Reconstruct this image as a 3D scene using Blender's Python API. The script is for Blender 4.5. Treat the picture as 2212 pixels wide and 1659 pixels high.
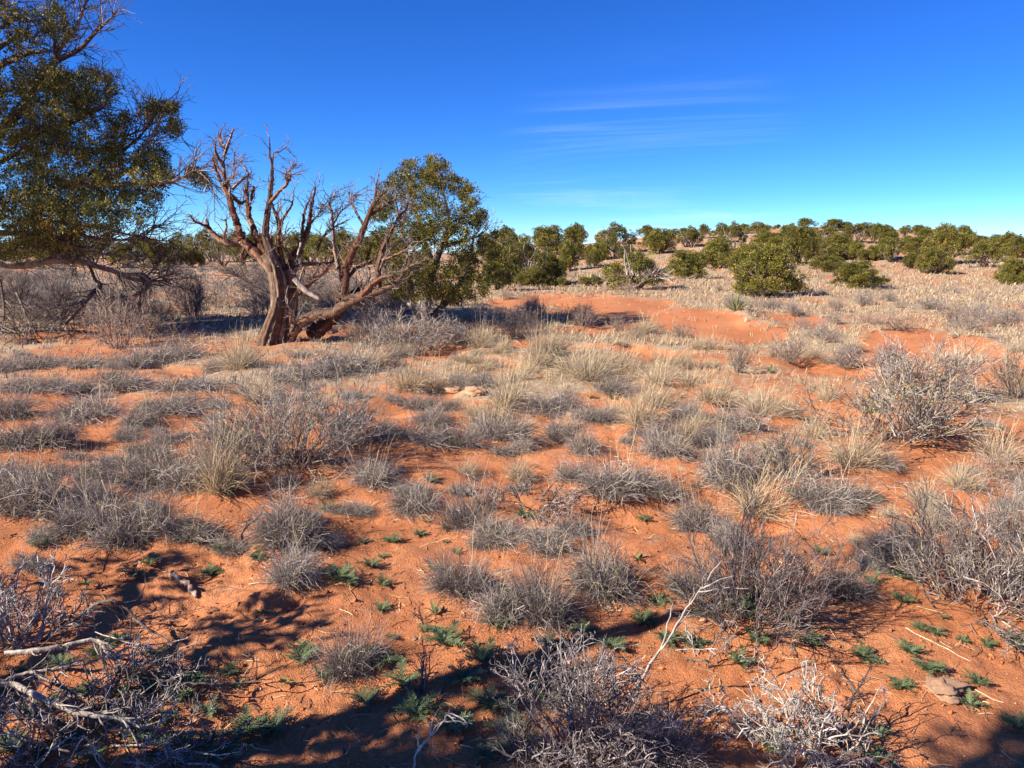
import bpy, math
import numpy as np
from mathutils import Vector

# ------------------------------------------------------------------ scene, camera, light
S = bpy.context.scene
for o in list(bpy.data.objects):
    bpy.data.objects.remove(o)
C = S.collection
rad = math.radians
FPX, HORIZON, CAM_H = 740.0, 252.0, 1.6          # focal length in pixels of a 1024 px frame, horizon row
PITCH = math.atan((384 - HORIZON) / FPX)
cam_d = bpy.data.cameras.new('camera')
cam_d.sensor_width = 36.0
cam_d.lens = FPX / 1024 * 36.0
cam_d.clip_start, cam_d.clip_end = 0.05, 3000
cam = bpy.data.objects.new('camera', cam_d)
C.objects.link(cam)
cam.location = (0, 0, CAM_H)
cam.rotation_euler = (rad(90) - PITCH, 0, 0)
S.camera = cam

SUN_EL, SHADOW_AZ = rad(33), rad(64)             # shadows fall away from the camera, to the right
to_sun = Vector((-math.sin(SHADOW_AZ) * math.cos(SUN_EL), -math.cos(SHADOW_AZ) * math.cos(SUN_EL), math.sin(SUN_EL)))
sun_d = bpy.data.lights.new('sun', 'SUN')
sun_d.energy, sun_d.angle, sun_d.color = 4.5, rad(0.55), (1.0, 0.91, 0.78)
sun = bpy.data.objects.new('sun', sun_d)
sun.rotation_euler = to_sun.to_track_quat('Z', 'Y').to_euler()
sun.location = (-20, -10, 15)
C.objects.link(sun)

W = bpy.data.worlds.new('World')
S.world = W
W.use_nodes = True
nt = W.node_tree
nt.nodes.clear()
def wn(t, **kw):
    n = nt.nodes.new(t)
    for k, v in kw.items():
        setattr(n, k, v)
    return n
def wmath(op, a, b=None, clamp=False):
    n = wn('ShaderNodeMath', operation=op, use_clamp=clamp)
    for i, v in enumerate((a, b)):
        if v is None: continue
        if isinstance(v, (int, float)): n.inputs[i].default_value = v
        else: nt.links.new(v, n.inputs[i])
    return n.outputs[0]
sky = wn('ShaderNodeTexSky', sky_type='NISHITA', sun_disc=False)
sky.sun_elevation = SUN_EL
sky.sun_rotation = math.atan2(to_sun.x, to_sun.y)
sky.altitude, sky.air_density, sky.dust_density, sky.ozone_density = 1700, 0.8, 0.0, 1.6
# clear dry high desert air: the same colour, deeper, over the whole sky
shsv = wn('ShaderNodeSeparateColor', mode='HSV')
nt.links.new(sky.outputs[0], shsv.inputs[0])
vmax = wmath('MAXIMUM', shsv.outputs[2], 1e-4)
def wvec(op, a, b):
    n = wn('ShaderNodeVectorMath', operation=op)
    for i, v in enumerate((a, b)):
        if isinstance(v, tuple): n.inputs[i].default_value = v
        elif op == 'SCALE' and i == 1: nt.links.new(v, n.inputs['Scale'])
        else: nt.links.new(v, n.inputs[i])
    return n.outputs[0]
inv = wmath('DIVIDE', 1.0, vmax)
pw = wvec('POWER', wvec('SCALE', sky.outputs[0], inv), (2.4, 1.9, 1.0))
deep = wvec('MULTIPLY', wvec('SCALE', pw, vmax), (0.60, 0.72, 1.0))

# thin cirrus: streaky noise on a plane high above
tc = wn('ShaderNodeTexCoord')
sep = wn('ShaderNodeSeparateXYZ')
nt.links.new(tc.outputs['Generated'], sep.inputs[0])
zz = wmath('ADD', wmath('MAXIMUM', sep.outputs[2], 0.0), 0.05)
u, v = wmath('DIVIDE', sep.outputs[0], zz), wmath('DIVIDE', sep.outputs[1], zz)
comb = wn('ShaderNodeCombineXYZ')
nt.links.new(wmath('MULTIPLY', u, 0.42), comb.inputs[0])
nt.links.new(wmath('ADD', wmath('MULTIPLY', v, 0.85), wmath('MULTIPLY', u, 0.22)), comb.inputs[1])
nz = wn('ShaderNodeTexNoise')
nz.inputs['Scale'].default_value, nz.inputs['Detail'].default_value = 0.62, 7
nz.inputs['Roughness'].default_value, nz.inputs['Distortion'].default_value = 0.62, 0.9
nt.links.new(comb.outputs[0], nz.inputs['Vector'])
mr = wn('ShaderNodeMapRange', interpolation_type='SMOOTHSTEP')
mr.inputs['From Min'].default_value, mr.inputs['From Max'].default_value = 0.47, 0.85
nt.links.new(nz.outputs[0], mr.inputs['Value'])
dotn = wn('ShaderNodeVectorMath', operation='DOT_PRODUCT')
nt.links.new(tc.outputs['Generated'], dotn.inputs[0])
cd = Vector((0.18, 1.0, 0.085)).normalized()
dotn.inputs[1].default_value = cd
bank = wn('ShaderNodeMapRange', interpolation_type='SMOOTHSTEP')
bank.inputs['From Min'].default_value, bank.inputs['From Max'].default_value = 0.976, 0.997
bank.inputs['To Min'].default_value, bank.inputs['To Max'].default_value = 0.0, 0.5
nt.links.new(dotn.outputs['Value'], bank.inputs['Value'])
fac = wmath('MULTIPLY', mr.outputs[0], bank.outputs[0], True)
mix = wn('ShaderNodeMix', data_type='RGBA')
nt.links.new(fac, mix.inputs['Factor'])
nt.links.new(deep, mix.inputs[6])
mix.inputs[7].default_value = (5.0, 6.2, 7.2, 1)
bg = wn('ShaderNodeBackground')
bg.inputs['Strength'].default_value = 0.082
nt.links.new(mix.outputs[2], bg.inputs['Color'])
wo = wn('ShaderNodeOutputWorld')
nt.links.new(bg.outputs[0], wo.inputs['Surface'])

S.view_settings.view_transform = 'Standard'
S.view_settings.look = 'None'
S.view_settings.gamma = 1.0
S.view_settings.use_curve_mapping = False
S.view_settings.exposure = 1.3
S.render.engine = 'CYCLES'
S.cycles.max_bounces = 6
S.cycles.diffuse_bounces = 4
S.cycles.transmission_bounces = 3
S.cycles.transparent_max_bounces = 4
S.cycles.use_denoising = True

# ------------------------------------------------------------------ pixels -> place
VS = 2212 / 1024.0                                # positions below were read off a 2212 px wide view
FWD = np.array((0, math.cos(PITCH), -math.sin(PITCH)))
UP = np.array((0, math.sin(PITCH), math.cos(PITCH)))
RT = np.array((1.0, 0, 0))
CAMP = np.array((0, 0, CAM_H))
def ray(vx, vy):
    return FWD + RT * ((vx / VS - 512) / FPX) + UP * ((384 - vy / VS) / FPX)
def at_depth(vx, vy, t):
    return CAMP + ray(vx, vy) * t
def proj(x, y, z):
    dx, dy, dz = np.asarray(x, float), np.asarray(y, float), np.asarray(z, float) - CAM_H
    f = np.maximum(dy * FWD[1] + dz * FWD[2], 1e-3)
    return (dx / f * FPX + 512) * VS, (384 - (dy * UP[1] + dz * UP[2]) / f * FPX) * VS, f
def mpp(t):                                       # metres per view pixel at forward depth t
    return t / (FPX * VS)

# ------------------------------------------------------------------ noise and terrain
def _hash(ix, iy, s):
    h = np.sin(ix * 127.1 + iy * 311.7 + s * 74.7) * 43758.5453
    return h - np.floor(h)
def vnoise(x, y, s=0):
    ix, iy = np.floor(x), np.floor(y)
    fx, fy = x - ix, y - iy
    fx, fy = fx * fx * (3 - 2 * fx), fy * fy * (3 - 2 * fy)
    a, b = _hash(ix, iy, s), _hash(ix + 1, iy, s)
    c, d = _hash(ix, iy + 1, s), _hash(ix + 1, iy + 1, s)
    return (a * (1 - fx) + b * fx) * (1 - fy) + (c * (1 - fx) + d * fx) * fy - 0.5
def fbm(x, y, s=0, o=4):
    r, a = 0, 1.0
    for k in range(o):
        r = r + a * vnoise(x * 2 ** k + 17.3 * k, y * 2 ** k - 9.1 * k, s + k)
        a *= 0.5
    return r
def sstep(a, b, x):
    t = np.clip((x - a) / (b - a), 0, 1)
    return t * t * (3 - 2 * t)

BARE = [(1180, 655, 150, 15), (1350, 668, 170, 17), (1500, 700, 120, 30), (1600, 722, 110, 26), (1420, 690, 160, 14),
        (1950, 755, 140, 26), (2070, 795, 135, 40), (1250, 716, 90, 12), (1730, 690, 120, 8), (1130, 748, 60, 14), (2190, 820, 60, 22)]
def bare(x, y):
    px, py, f = proj(x, y, 0 * x)
    n = fbm(x * 0.9, y * 0.9, 5, 3)
    m = np.zeros_like(px)
    for cx, cy, rx, ry in BARE:
        m = np.maximum(m, 1 - ((px - cx) / rx) ** 2 - ((py - cy) / ry) ** 2)
    return sstep(0.0, 0.45, m + 0.7 * n) * (y > 4)
def hill(x, y):
    yy = np.minimum(y, 100 + (y - 100) * 0.35)
    return 4.75 * np.exp(-((x - 37) / 25.0) ** 2 / 2 - ((yy - 98) / 24.0) ** 2 / 2)
def hbase(x, y):
    x, y = np.asarray(x, float), np.asarray(y, float)
    r = np.hypot(x, y)
    h = hill(x, y)
    h = h + 0.30 * fbm(x / 9, y / 9, 1, 3) * sstep(4, 14, r) + 0.5 * fbm(x / 30, y / 30, 2, 2) * sstep(30, 80, r)
    h = h - 0.16 * bare(x, y)
    k = 1 - sstep(10, 24, r)
    h = h + k * (0.07 * fbm(x * 1.2, y * 1.2, 7, 3) + 0.03 * fbm(x * 4, y * 4, 11, 3))
    k2 = 1 - sstep(5, 9, r)
    rough = 0.5 + sstep(-0.1, 0.4, fbm(x * 1.5 + 9, y * 1.5, 21, 2))
    h = h + k2 * rough * (0.024 * fbm(x * 11, y * 11, 13, 3) + 0.0095 * fbm(x * 42, y * 42, 15, 2))
    return h
MOUNDS = []                                       # (x, y, radius, height): sand banked up under plants, hollows dug into it
def height(x, y):
    x, y = np.asarray(x, float), np.asarray(y, float)
    h = hbase(x, y)
    for mx, my, mr_, mh in MOUNDS:
        sel = (np.abs(x - mx) < 3 * mr_) & (np.abs(y - my) < 3 * mr_)
        if not np.any(sel): continue
        d2 = (x - mx) ** 2 + (y - my) ** 2
        h = h + np.where(sel, mh * np.exp(-d2 / (2 * mr_ * mr_)), 0)
    return h
_T = np.exp(np.linspace(math.log(0.8), math.log(400), 5000))
def G(vx, vy):
    """ground point seen at a view pixel, and its forward depth"""
    P = CAMP + ray(vx, vy) * _T[:, None]
    below = P[:, 2] - hbase(P[:, 0], P[:, 1]) < 0
    i = int(np.argmax(below)) if below.any() else 3000
    return P[i], _T[i]
def seat(x, y):
    return float(height(np.array([x]), np.array([y]))[0])
def cover(x, y):
    px, py, f = proj(x, y, 0 * x)
    c = sstep(1010, 745, py) * 0.8 + 0.03
    c = np.where(py < 740, 0.85, c)
    n = fbm(x * 0.55 + 3, y * 0.55, 31, 3)
    c = np.clip(c + 0.9 * n * np.where(py < 700, 0.5, 1.0), 0, 1)
    return np.where(y < 0, 0.05, c * (1 - 0.95 * bare(x, y)))

# ------------------------------------------------------------------ mesh helpers
def nrm(a):
    return a / np.maximum(np.linalg.norm(a, axis=-1, keepdims=True), 1e-9)
class MB:
    def __init__(self):
        self.V, self.F, self.K, self.n = [], [], [], 0
    def add(self, V, F, col):
        V = np.asarray(V, np.float32).reshape(-1, 3)
        col = np.broadcast_to(np.asarray(col, np.float32), (len(V), 3))
        self.V.append(V); self.K.append(col); self.F.append(np.asarray(F, np.int64) + self.n); self.n += len(V)
    def mesh(self, name, mat, smooth=False):
        me = bpy.data.meshes.new(name)
        V = np.concatenate(self.V); K = np.concatenate(self.K)
        me.vertices.add(len(V)); me.vertices.foreach_set('co', V.ravel())
        idx = np.concatenate([f.ravel() for f in self.F])
        tot = np.concatenate([np.full(len(f), f.shape[1]) for f in self.F])
        st = np.concatenate([[0], np.cumsum(tot)[:-1]])
        me.loops.add(len(idx)); me.loops.foreach_set('vertex_index', idx.astype(np.int32))
        me.polygons.add(len(tot)); me.polygons.foreach_set('loop_start', st.astype(np.int32))
        if smooth: me.polygons.foreach_set('use_smooth', np.ones(len(tot), bool))
        at = me.color_attributes.new('Col', 'FLOAT_COLOR', 'POINT')
        at.data.foreach_set('color', np.concatenate([K, np.ones((len(K), 1), np.float32)], 1).ravel())
        me.update(calc_edges=True)
        me.materials.append(mat)
        return me
    def obj(self, name, mat, parent=None, smooth=False):
        return link(name, self.mesh(name, mat, smooth), parent)
    def ribbon(self, P, R, col, rng):
        """N flat strips through N x K points"""
        N, K = P.shape[:2]
        T = nrm(np.gradient(P, axis=1))
        w = nrm(np.cross(T, rng.normal(size=(N, 1, 3)))) * R[..., None]
        V = np.stack([P - w, P + w], 2).reshape(-1, 3)
        b = (np.arange(N)[:, None] * K + np.arange(K - 1)[None]).reshape(-1) * 2
        self.add(V, np.stack([b, b + 1, b + 3, b + 2], 1), col_of(col, N, K * 2))
    def tube(self, P, R, S_, col, rng, ridge=0.0, cap=True):
        N, K = P.shape[:2]
        T = nrm(np.gradient(P, axis=1))
        ref = rng.normal(size=(N, 1, 3))
        a = nrm(np.cross(T, ref)); b = np.cross(T, a)
        ang = np.arange(S_) * 2 * math.pi / S_
        Rr = R[:, :, None] * (1 + ridge * rng.uniform(-1, 1, (N, 1, S_)) + 0.5 * ridge * rng.uniform(-1, 1, (N, K, S_)))
        V = P[:, :, None] + (a[:, :, None] * np.cos(ang)[None, None, :, None] + b[:, :, None] * np.sin(ang)[None, None, :, None]) * Rr[..., None]
        i = (np.arange(N)[:, None, None] * K + np.arange(K - 1)[None, :, None]) * S_
        s = np.arange(S_)[None, None]; s2 = (s + 1) % S_
        F = np.stack([i + s, i + s2, i + S_ + s2, i + S_ + s], -1).reshape(-1, 4)
        self.add(V.reshape(-1, 3), F, col_of(col, N, K * S_))
        if cap and S_ >= 5:
            e = (np.arange(N)[:, None] * K + K - 1) * S_ + np.arange(S_)[None]
            self.F.append(e + self.n - len(V.reshape(-1, 3)))
def col_of(col, N, per):
    col = np.asarray(col, np.float32)
    if col.ndim == 1: return col
    if col.shape[0] == N and col.ndim == 2: return np.repeat(col, per, 0)
    return col.reshape(-1, 3)
def link(name, me, parent=None):
    o = bpy.data.objects.new(name, me); C.objects.link(o)
    if parent is not None: o.parent = parent
    return o
def empty(name, loc=(0, 0, 0), rz=0.0):
    o = bpy.data.objects.new(name, None); C.objects.link(o)
    o.empty_display_size = 0.1
    o.location = loc; o.rotation_euler = (0, 0, rz)
    return o
def tag(o, label=None, cat=None, group=None, kind=None):
    for k, v_ in (('label', label), ('category', cat), ('group', group), ('kind', kind)):
        if v_: o[k] = v_
    return o
def copy_tree(o, parent=None):
    c = o.copy(); C.objects.link(c)
    if parent is not None: c.parent = parent
    for ch in o.children: copy_tree(ch, c)
    return c
def grow(rng, base, dirs, L, K, wig=0.15, up=0.0):
    P = [base]; d = nrm(dirs); st = (L / (K - 1))[:, None]
    for k in range(K - 1):
        P.append(P[-1] + d * st)
        d = d + rng.normal(size=d.shape) * wig
        d[:, 2] += up
        d = nrm(d)
    return np.stack(P, 1)
def sprout(rng, P, n, t0, t1, a0, a1):
    """n side shoots on each of the strands P: base points, directions, parent index, t"""
    N, K = P.shape[:2]
    idx = np.repeat(np.arange(N), n); t = rng.uniform(t0, t1, N * n) * (K - 1)
    i = np.minimum(t.astype(int), K - 2); f = (t - i)[:, None]
    A, B = P[idx, i], P[idx, i + 1]
    tan = nrm(B - A); perp = nrm(np.cross(tan, rng.normal(size=tan.shape)))
    a = rng.uniform(a0, a1, N * n)[:, None]
    return A * (1 - f) + B * f, tan * np.cos(a) + perp * np.sin(a), idx, t / (K - 1)
def taper(N, K, r0, r1):
    r0, r1 = np.broadcast_to(r0, (N,)), np.broadcast_to(r1, (N,))
    t = np.linspace(0, 1, K)[None]
    return r0[:, None] * (1 - t) + r1[:, None] * t
def tint(rng, N, cols, wts, jit=0.12):
    cols = np.array(cols); w = np.array(wts, float); w /= w.sum()
    c = cols[rng.choice(len(cols), N, p=w)]
    return np.clip(c * (1 + jit * rng.normal(size=(N, 1))), 0.01, 0.9)
def crom(pts, sub=5):
    """smooth curve through points (M, D)"""
    p = np.asarray(pts, float); p = np.concatenate([2 * p[:1] - p[1:2], p, 2 * p[-1:] - p[-2:-1]])
    out = []
    for i in range(1, len(p) - 2):
        for t in np.arange(sub) / sub:
            a, b, c_, d = p[i - 1], p[i], p[i + 1], p[i + 2]
            out.append(0.5 * (2 * b + (c_ - a) * t + (2 * a - 5 * b + 4 * c_ - d) * t * t + (3 * b - a - 3 * c_ + d) * t ** 3))
    out.append(p[-2])
    return np.array(out)

# ------------------------------------------------------------------ materials
def newmat(name):
    m = bpy.data.materials.new(name); m.use_nodes = True
    t = m.node_tree; b = t.nodes['Principled BSDF']
    return m, t, b
def plant_mat(name, rough=0.85, trans=0.0, var=0.35, spec=0.2, nscale=0, grain=1.0):
    """vertex tint, varied a little from plant to plant"""
    m, t, b = newmat(name)
    at = t.nodes.new('ShaderNodeAttribute'); at.attribute_name = 'Col'
    oi = t.nodes.new('ShaderNodeObjectInfo')
    mr_ = t.nodes.new('ShaderNodeMapRange'); mr_.inputs['To Min'].default_value = 1 - var / 2; mr_.inputs['To Max'].default_value = 1 + var / 2
    t.links.new(oi.outputs['Random'], mr_.inputs['Value'])
    mx = t.nodes.new('ShaderNodeVectorMath'); mx.operation = 'SCALE'
    t.links.new(at.outputs['Color'], mx.inputs[0]); t.links.new(mr_.outputs[0], mx.inputs['Scale'])
    out = mx.outputs[0]
    if nscale:
        tcn = t.nodes.new('ShaderNodeTexCoord'); n = t.nodes.new('ShaderNodeTexNoise')
        n.inputs['Scale'].default_value = nscale; n.inputs['Detail'].default_value = 5
        mp = t.nodes.new('ShaderNodeMapping'); mp.inputs['Scale'].default_value = (1, 1, grain)
        t.links.new(tcn.outputs['Object'], mp.inputs['Vector']); t.links.new(mp.outputs[0], n.inputs['Vector'])
        r = t.nodes.new('ShaderNodeMapRange'); r.inputs['From Min'].default_value = 0.3; r.inputs['From Max'].default_value = 0.7
        r.inputs['To Min'].default_value = 0.55; r.inputs['To Max'].default_value = 1.4
        t.links.new(n.outputs[0], r.inputs['Value'])
        m2 = t.nodes.new('ShaderNodeVectorMath'); m2.operation = 'SCALE'
        t.links.new(out, m2.inputs[0]); t.links.new(r.outputs[0], m2.inputs['Scale']); out = m2.outputs[0]
        bp = t.nodes.new('ShaderNodeBump'); bp.inputs['Strength'].default_value = 0.6; bp.inputs['Distance'].default_value = 0.02
        t.links.new(n.outputs[0], bp.inputs['Height']); t.links.new(bp.outputs[0], b.inputs['Normal'])
    t.links.new(out, b.inputs['Base Color'])
    b.inputs['Roughness'].default_value = rough
    b.inputs['Specular IOR Level'].default_value = spec
    if trans:
        tr = t.nodes.new('ShaderNodeBsdfTranslucent'); t.links.new(out, tr.inputs['Color'])
        ms = t.nodes.new('ShaderNodeMixShader'); ms.inputs[0].default_value = trans
        o = t.nodes['Material Output']
        t.links.new(b.outputs[0], ms.inputs[1]); t.links.new(tr.outputs[0], ms.inputs[2]); t.links.new(ms.outputs[0], o.inputs['Surface'])
    return m
M_GRASS = plant_mat('dry_grass', 0.75, 0.2, 0.3, 0.25)
M_TWIG = plant_mat('dry_twig', 0.85, 0, 0.3)
M_LEAF = plant_mat('green_leaf', 0.6, 0.25, 0.4, 0.3)
M_JUN = plant_mat('juniper_foliage', 0.65, 0.2, 0.35, 0.25)
M_BARK = plant_mat('bark', 0.95, 0, 0.2, 0.1, 26, 0.3)
M_DEAD = plant_mat('dead_wood', 0.9, 0, 0.15, 0.15, 38, 0.16)
M_STONE = plant_mat('stone', 0.95, 0, 0.2, 0.1, 35)

def sand_mat():
    m, t, b = newmat('red_sand')
    N, L = t.nodes.new, t.links.new
    tcn = N('ShaderNodeTexCoord')
    def noise(sc, det=6, ro=0.6):
        n = N('ShaderNodeTexNoise'); n.inputs['Scale'].default_value = sc; n.inputs['Detail'].default_value = det; n.inputs['Roughness'].default_value = ro
        L(tcn.outputs['Object'], n.inputs['Vector']); return n.outputs[0]
    def ramp(src, stops):
        r = N('ShaderNodeValToRGB'); L(src, r.inputs[0])
        e = r.color_ramp.elements
        while len(e) < len(stops): e.new(0.5)
        for k, (p, c) in enumerate(stops): e[k].position = p; e[k].color = (*c, 1)
        return r.outputs[0]
    base = ramp(noise(1.1, 8), [(0.25, (0.41, 0.150, 0.060)), (0.5, (0.48, 0.184, 0.078)), (0.75, (0.54, 0.235, 0.108))])
    fine = ramp(noise(55, 4, 0.7), [(0.3, (0.72, 0.70, 0.68)), (0.5, (1, 1, 1)), (0.72, (1.18, 1.22, 1.28))])
    mx = N('ShaderNodeMix'); mx.data_type = 'RGBA'; mx.blend_type = 'MULTIPLY'; mx.inputs['Factor'].default_value = 0.8
    L(base, mx.inputs[6]); L(fine, mx.inputs[7])
    # pale grit
    vo = N('ShaderNodeTexVoronoi'); vo.inputs['Scale'].default_value = 60; L(tcn.outputs['Object'], vo.inputs['Vector'])
    g1 = N('ShaderNodeMath'); g1.operation = 'LESS_THAN'; g1.inputs[1].default_value = 0.13; L(vo.outputs['Distance'], g1.inputs[0])
    sc = N('ShaderNodeSeparateColor'); L(vo.outputs['Color'], sc.inputs[0])
    g2 = N('ShaderNodeMath'); g2.operation = 'GREATER_THAN'; g2.inputs[1].default_value = 0.86; L(sc.outputs[0], g2.inputs[0])
    gm = N('ShaderNodeMath'); gm.operation = 'MULTIPLY'; L(g1.outputs[0], gm.inputs[0]); L(g2.outputs[0], gm.inputs[1])
    m3 = N('ShaderNodeMix'); m3.data_type = 'RGBA'; L(gm.outputs[0], m3.inputs['Factor']); L(mx.outputs[2], m3.inputs[6]); m3.inputs[7].default_value = (0.55, 0.36, 0.24, 1)
    # litter of dry grass, thicker where the grass stands thicker
    at = N('ShaderNodeAttribute'); at.attribute_name = 'Col'
    s2 = N('ShaderNodeSeparateColor'); L(at.outputs['Color'], s2.inputs[0])
    lit = ramp(noise(9, 6, 0.7), [(0.3, (0.20, 0.145, 0.09)), (0.5, (0.36, 0.28, 0.18)), (0.7, (0.50, 0.41, 0.28))])
    ad = N('ShaderNodeMath'); ad.operation = 'ADD'; L(s2.outputs[0], ad.inputs[0])
    nn = N('ShaderNodeMath'); nn.operation = 'MULTIPLY_ADD'; L(noise(4.5, 8, 0.75), nn.inputs[0]); nn.inputs[1].default_value = 2.6; nn.inputs[2].default_value = -1.75
    L(nn.outputs[0], ad.inputs[1])
    cl = N('ShaderNodeMapRange'); cl.inputs['From Min'].default_value = 0.0; cl.inputs['From Max'].default_value = 0.4; L(ad.outputs[0], cl.inputs['Value'])
    cl.inputs['To Max'].default_value = 0.9
    m4 = N('ShaderNodeMix'); m4.data_type = 'RGBA'; L(cl.outputs[0], m4.inputs['Factor']); L(m3.outputs[2], m4.inputs[6]); L(lit, m4.inputs[7])
    L(m4.outputs[2], b.inputs['Base Color'])
    b.inputs['Roughness'].default_value = 1.0; b.inputs['Specular IOR Level'].default_value = 0.1
    bp = N('ShaderNodeBump'); bp.inputs['Strength'].default_value = 0.8; bp.inputs['Distance'].default_value = 0.016
    h = N('ShaderNodeMath'); h.operation = 'ADD'; L(noise(26, 8, 0.7), h.inputs[0]); L(noise(140, 3, 0.6), h.inputs[1])
    L(h.outputs[0], bp.inputs['Height']); L(bp.outputs[0], b.inputs['Normal'])
    return m
M_SAND = sand_mat()

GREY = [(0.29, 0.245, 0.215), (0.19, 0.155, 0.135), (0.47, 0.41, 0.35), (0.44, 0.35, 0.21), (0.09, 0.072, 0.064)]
STRAW = [(0.54, 0.41, 0.235), (0.40, 0.30, 0.18), (0.62, 0.50, 0.31), (0.29, 0.22, 0.165)]
OLIVE = [(0.195, 0.172, 0.032), (0.135, 0.128, 0.028), (0.265, 0.215, 0.040), (0.080, 0.085, 0.024), (0.25, 0.145, 0.038)]

# ------------------------------------------------------------------ plant builders
def tuft_mesh(name, seed, n=620, Wd=0.30, H=0.20, cols=GREY, wts=(5, 3, 2.5, 1.5, 1.5), stalks=10, curl=1.0, lean=(0, 0), bw=0.00125, up=0.5):
    """mound of arching dry blades; nominal 0.30 m wide, 0.20 m tall"""
    rng = np.random.default_rng(seed); mb = MB()
    az = rng.uniform(0, 2 * math.pi, n); rr = np.sqrt(rng.uniform(0, 1, n)) * Wd * 0.34
    lump = 1 + 0.28 * np.sin(az * 2 + seed) + 0.18 * np.sin(az * 5 + seed * 2)
    base = np.stack([rr * np.cos(az) * lump, rr * np.sin(az) * lump, np.full(n, -0.01)], 1)
    az2 = az + rng.normal(size=n) * 0.7
    tilt = np.clip(np.abs(rng.normal(size=n)) * 0.55 + 0.7 * rr / (Wd * 0.34) * rng.uniform(0.4, 1, n), 0, 1.45)
    d = np.stack([np.sin(tilt) * np.cos(az2) + lean[0], np.sin(tilt) * np.sin(az2) + lean[1], np.cos(tilt)], 1)
    L = H * rng.uniform(0.45, 1.15, n) * (1 + 0.1 * tilt) * lump
    K = 6; P = [base]; dd = nrm(d); cv = rng.uniform(0.05, 0.55, n)[:, None] * curl
    for k in range(K - 1):
        P.append(P[-1] + dd * (L / (K - 1))[:, None])
        dd = dd + rng.normal(size=dd.shape) * 0.42 * curl
        dd[:, 2:] -= cv * 0.75
        dd = nrm(dd)
    P = np.stack(P, 1); P[..., 2] = np.maximum(P[..., 2], -0.01 + 0.012 * rng.uniform(size=P.shape[:2]))
    mb.ribbon(P, taper(n, K, bw * 1.2, bw * 0.5), tint(rng, n, cols, wts, 0.2), rng)
    if stalks:
        b2 = base[rng.choice(n, stalks)]
        a = rng.uniform(0, 2 * math.pi, stalks); ti = np.abs(rng.normal(size=stalks)) * 0.3
        d2 = np.stack([np.sin(ti) * np.cos(a) + lean[0], np.sin(ti) * np.sin(a) + lean[1], np.cos(ti)], 1)
        Q = grow(rng, b2, d2, H * rng.uniform(1.0, 1.9, stalks), 5, 0.09, -0.03)
        mb.ribbon(Q, taper(stalks, 5, bw * 0.9, bw * 0.6), tint(rng, stalks, STRAW, (3, 1, 3, 1)), rng)
    return mb.mesh(name, M_GRASS)

def shrub_strands(rng, Wd, H, n0, n1, n2, n3=0, wig=0.16, r0=0.006, zig=0.0, tilt=(0.15, 1.25), lean=(0, 0), spread=0.10):
    az = rng.uniform(0, 2 * math.pi, n0); ti = rng.uniform(tilt[0], tilt[1], n0)
    d = np.stack([np.sin(ti) * np.cos(az) + lean[0], np.sin(ti) * np.sin(az) + lean[1], np.cos(ti)], 1)
    L = 1 / np.sqrt((np.sin(ti) / (Wd / 2)) ** 2 + (np.cos(ti) / H) ** 2) * rng.uniform(0.65, 1.08, n0)
    b = np.stack([np.cos(az), np.sin(az), az * 0], 1) * (rng.uniform(0, 1, n0) * Wd * spread)[:, None]
    b[:, 2] = -0.02
    out = [(grow(rng, b, d, L, 6, wig, 0.02), r0)]
    P, Lp = out[0][0], L
    for lev, (nc, rt) in enumerate(((n1, 0.62), (n2, 0.42), (n3, 0.3))):
        if not nc: break
        bb, dd, idx, t = sprout(rng, P, nc, 0.22, 1.0, 0.35, 1.0 + zig)
        dd[:, 2] += 0.15
        Lc = Lp[idx] * rng.uniform(0.28, 0.6, len(idx)) * (1.15 - 0.5 * t)
        P = grow(rng, bb, dd, Lc, 5 if lev == 0 else 4, wig * 1.3 + zig * 0.4, 0.01)
        P[..., 2] = np.maximum(P[..., 2], 0.004)
        out.append((P, r0 * rt)); Lp = Lc
    return out
def shrub_mesh(name, seed, Wd=1.0, H=0.55, n0=34, n1=5, n2=4, n3=0, cols=GREY, wts=(4, 2, 2, 1, 2), leaf=None, nleaf=0, r0=0.006, **kw):
    rng = np.random.default_rng(seed); mb = MB()
    st = shrub_strands(rng, Wd, H, n0, n1, n2, n3, r0=r0, **kw)
    for k, (P, r) in enumerate(st):
        N, K = P.shape[:2]
        if k < 2: mb.tube(P, taper(N, K, r, r * 0.5), 3, tint(rng, N, cols, wts, 0.15), rng)
        else: mb.ribbon(P, taper(N, K, r, r * 0.6), tint(rng, N, cols, wts, 0.2), rng)
    tw = mb.mesh(name, M_TWIG)
    lf = None
    if leaf:
        P = st[-1][0]; bb, dd, idx, t = sprout(rng, P, nleaf, 0.2, 1, 0.4, 1.2)
        m2 = MB(); leaves(m2, rng, bb, dd, 0.018, 0.005, tint(rng, len(bb), leaf, [1] * len(leaf), 0.2))
        lf = m2.mesh('leaves', M_LEAF)
    return tw, lf
def leaves(mb, rng, base, d, L, w, col):
    n = len(base); d = nrm(d); L = L * rng.uniform(0.6, 1.3, n)[:, None]; w = w * rng.uniform(0.7, 1.3, n)[:, None]
    s = nrm(np.cross(d, rng.normal(size=d.shape)))
    V = np.stack([base, base + d * L * 0.5 + s * w, base + d * L, base + d * L * 0.5 - s * w], 1)
    mb.add(V, np.arange(n * 4).reshape(n, 4), col_of(col, n, 4))
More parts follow.
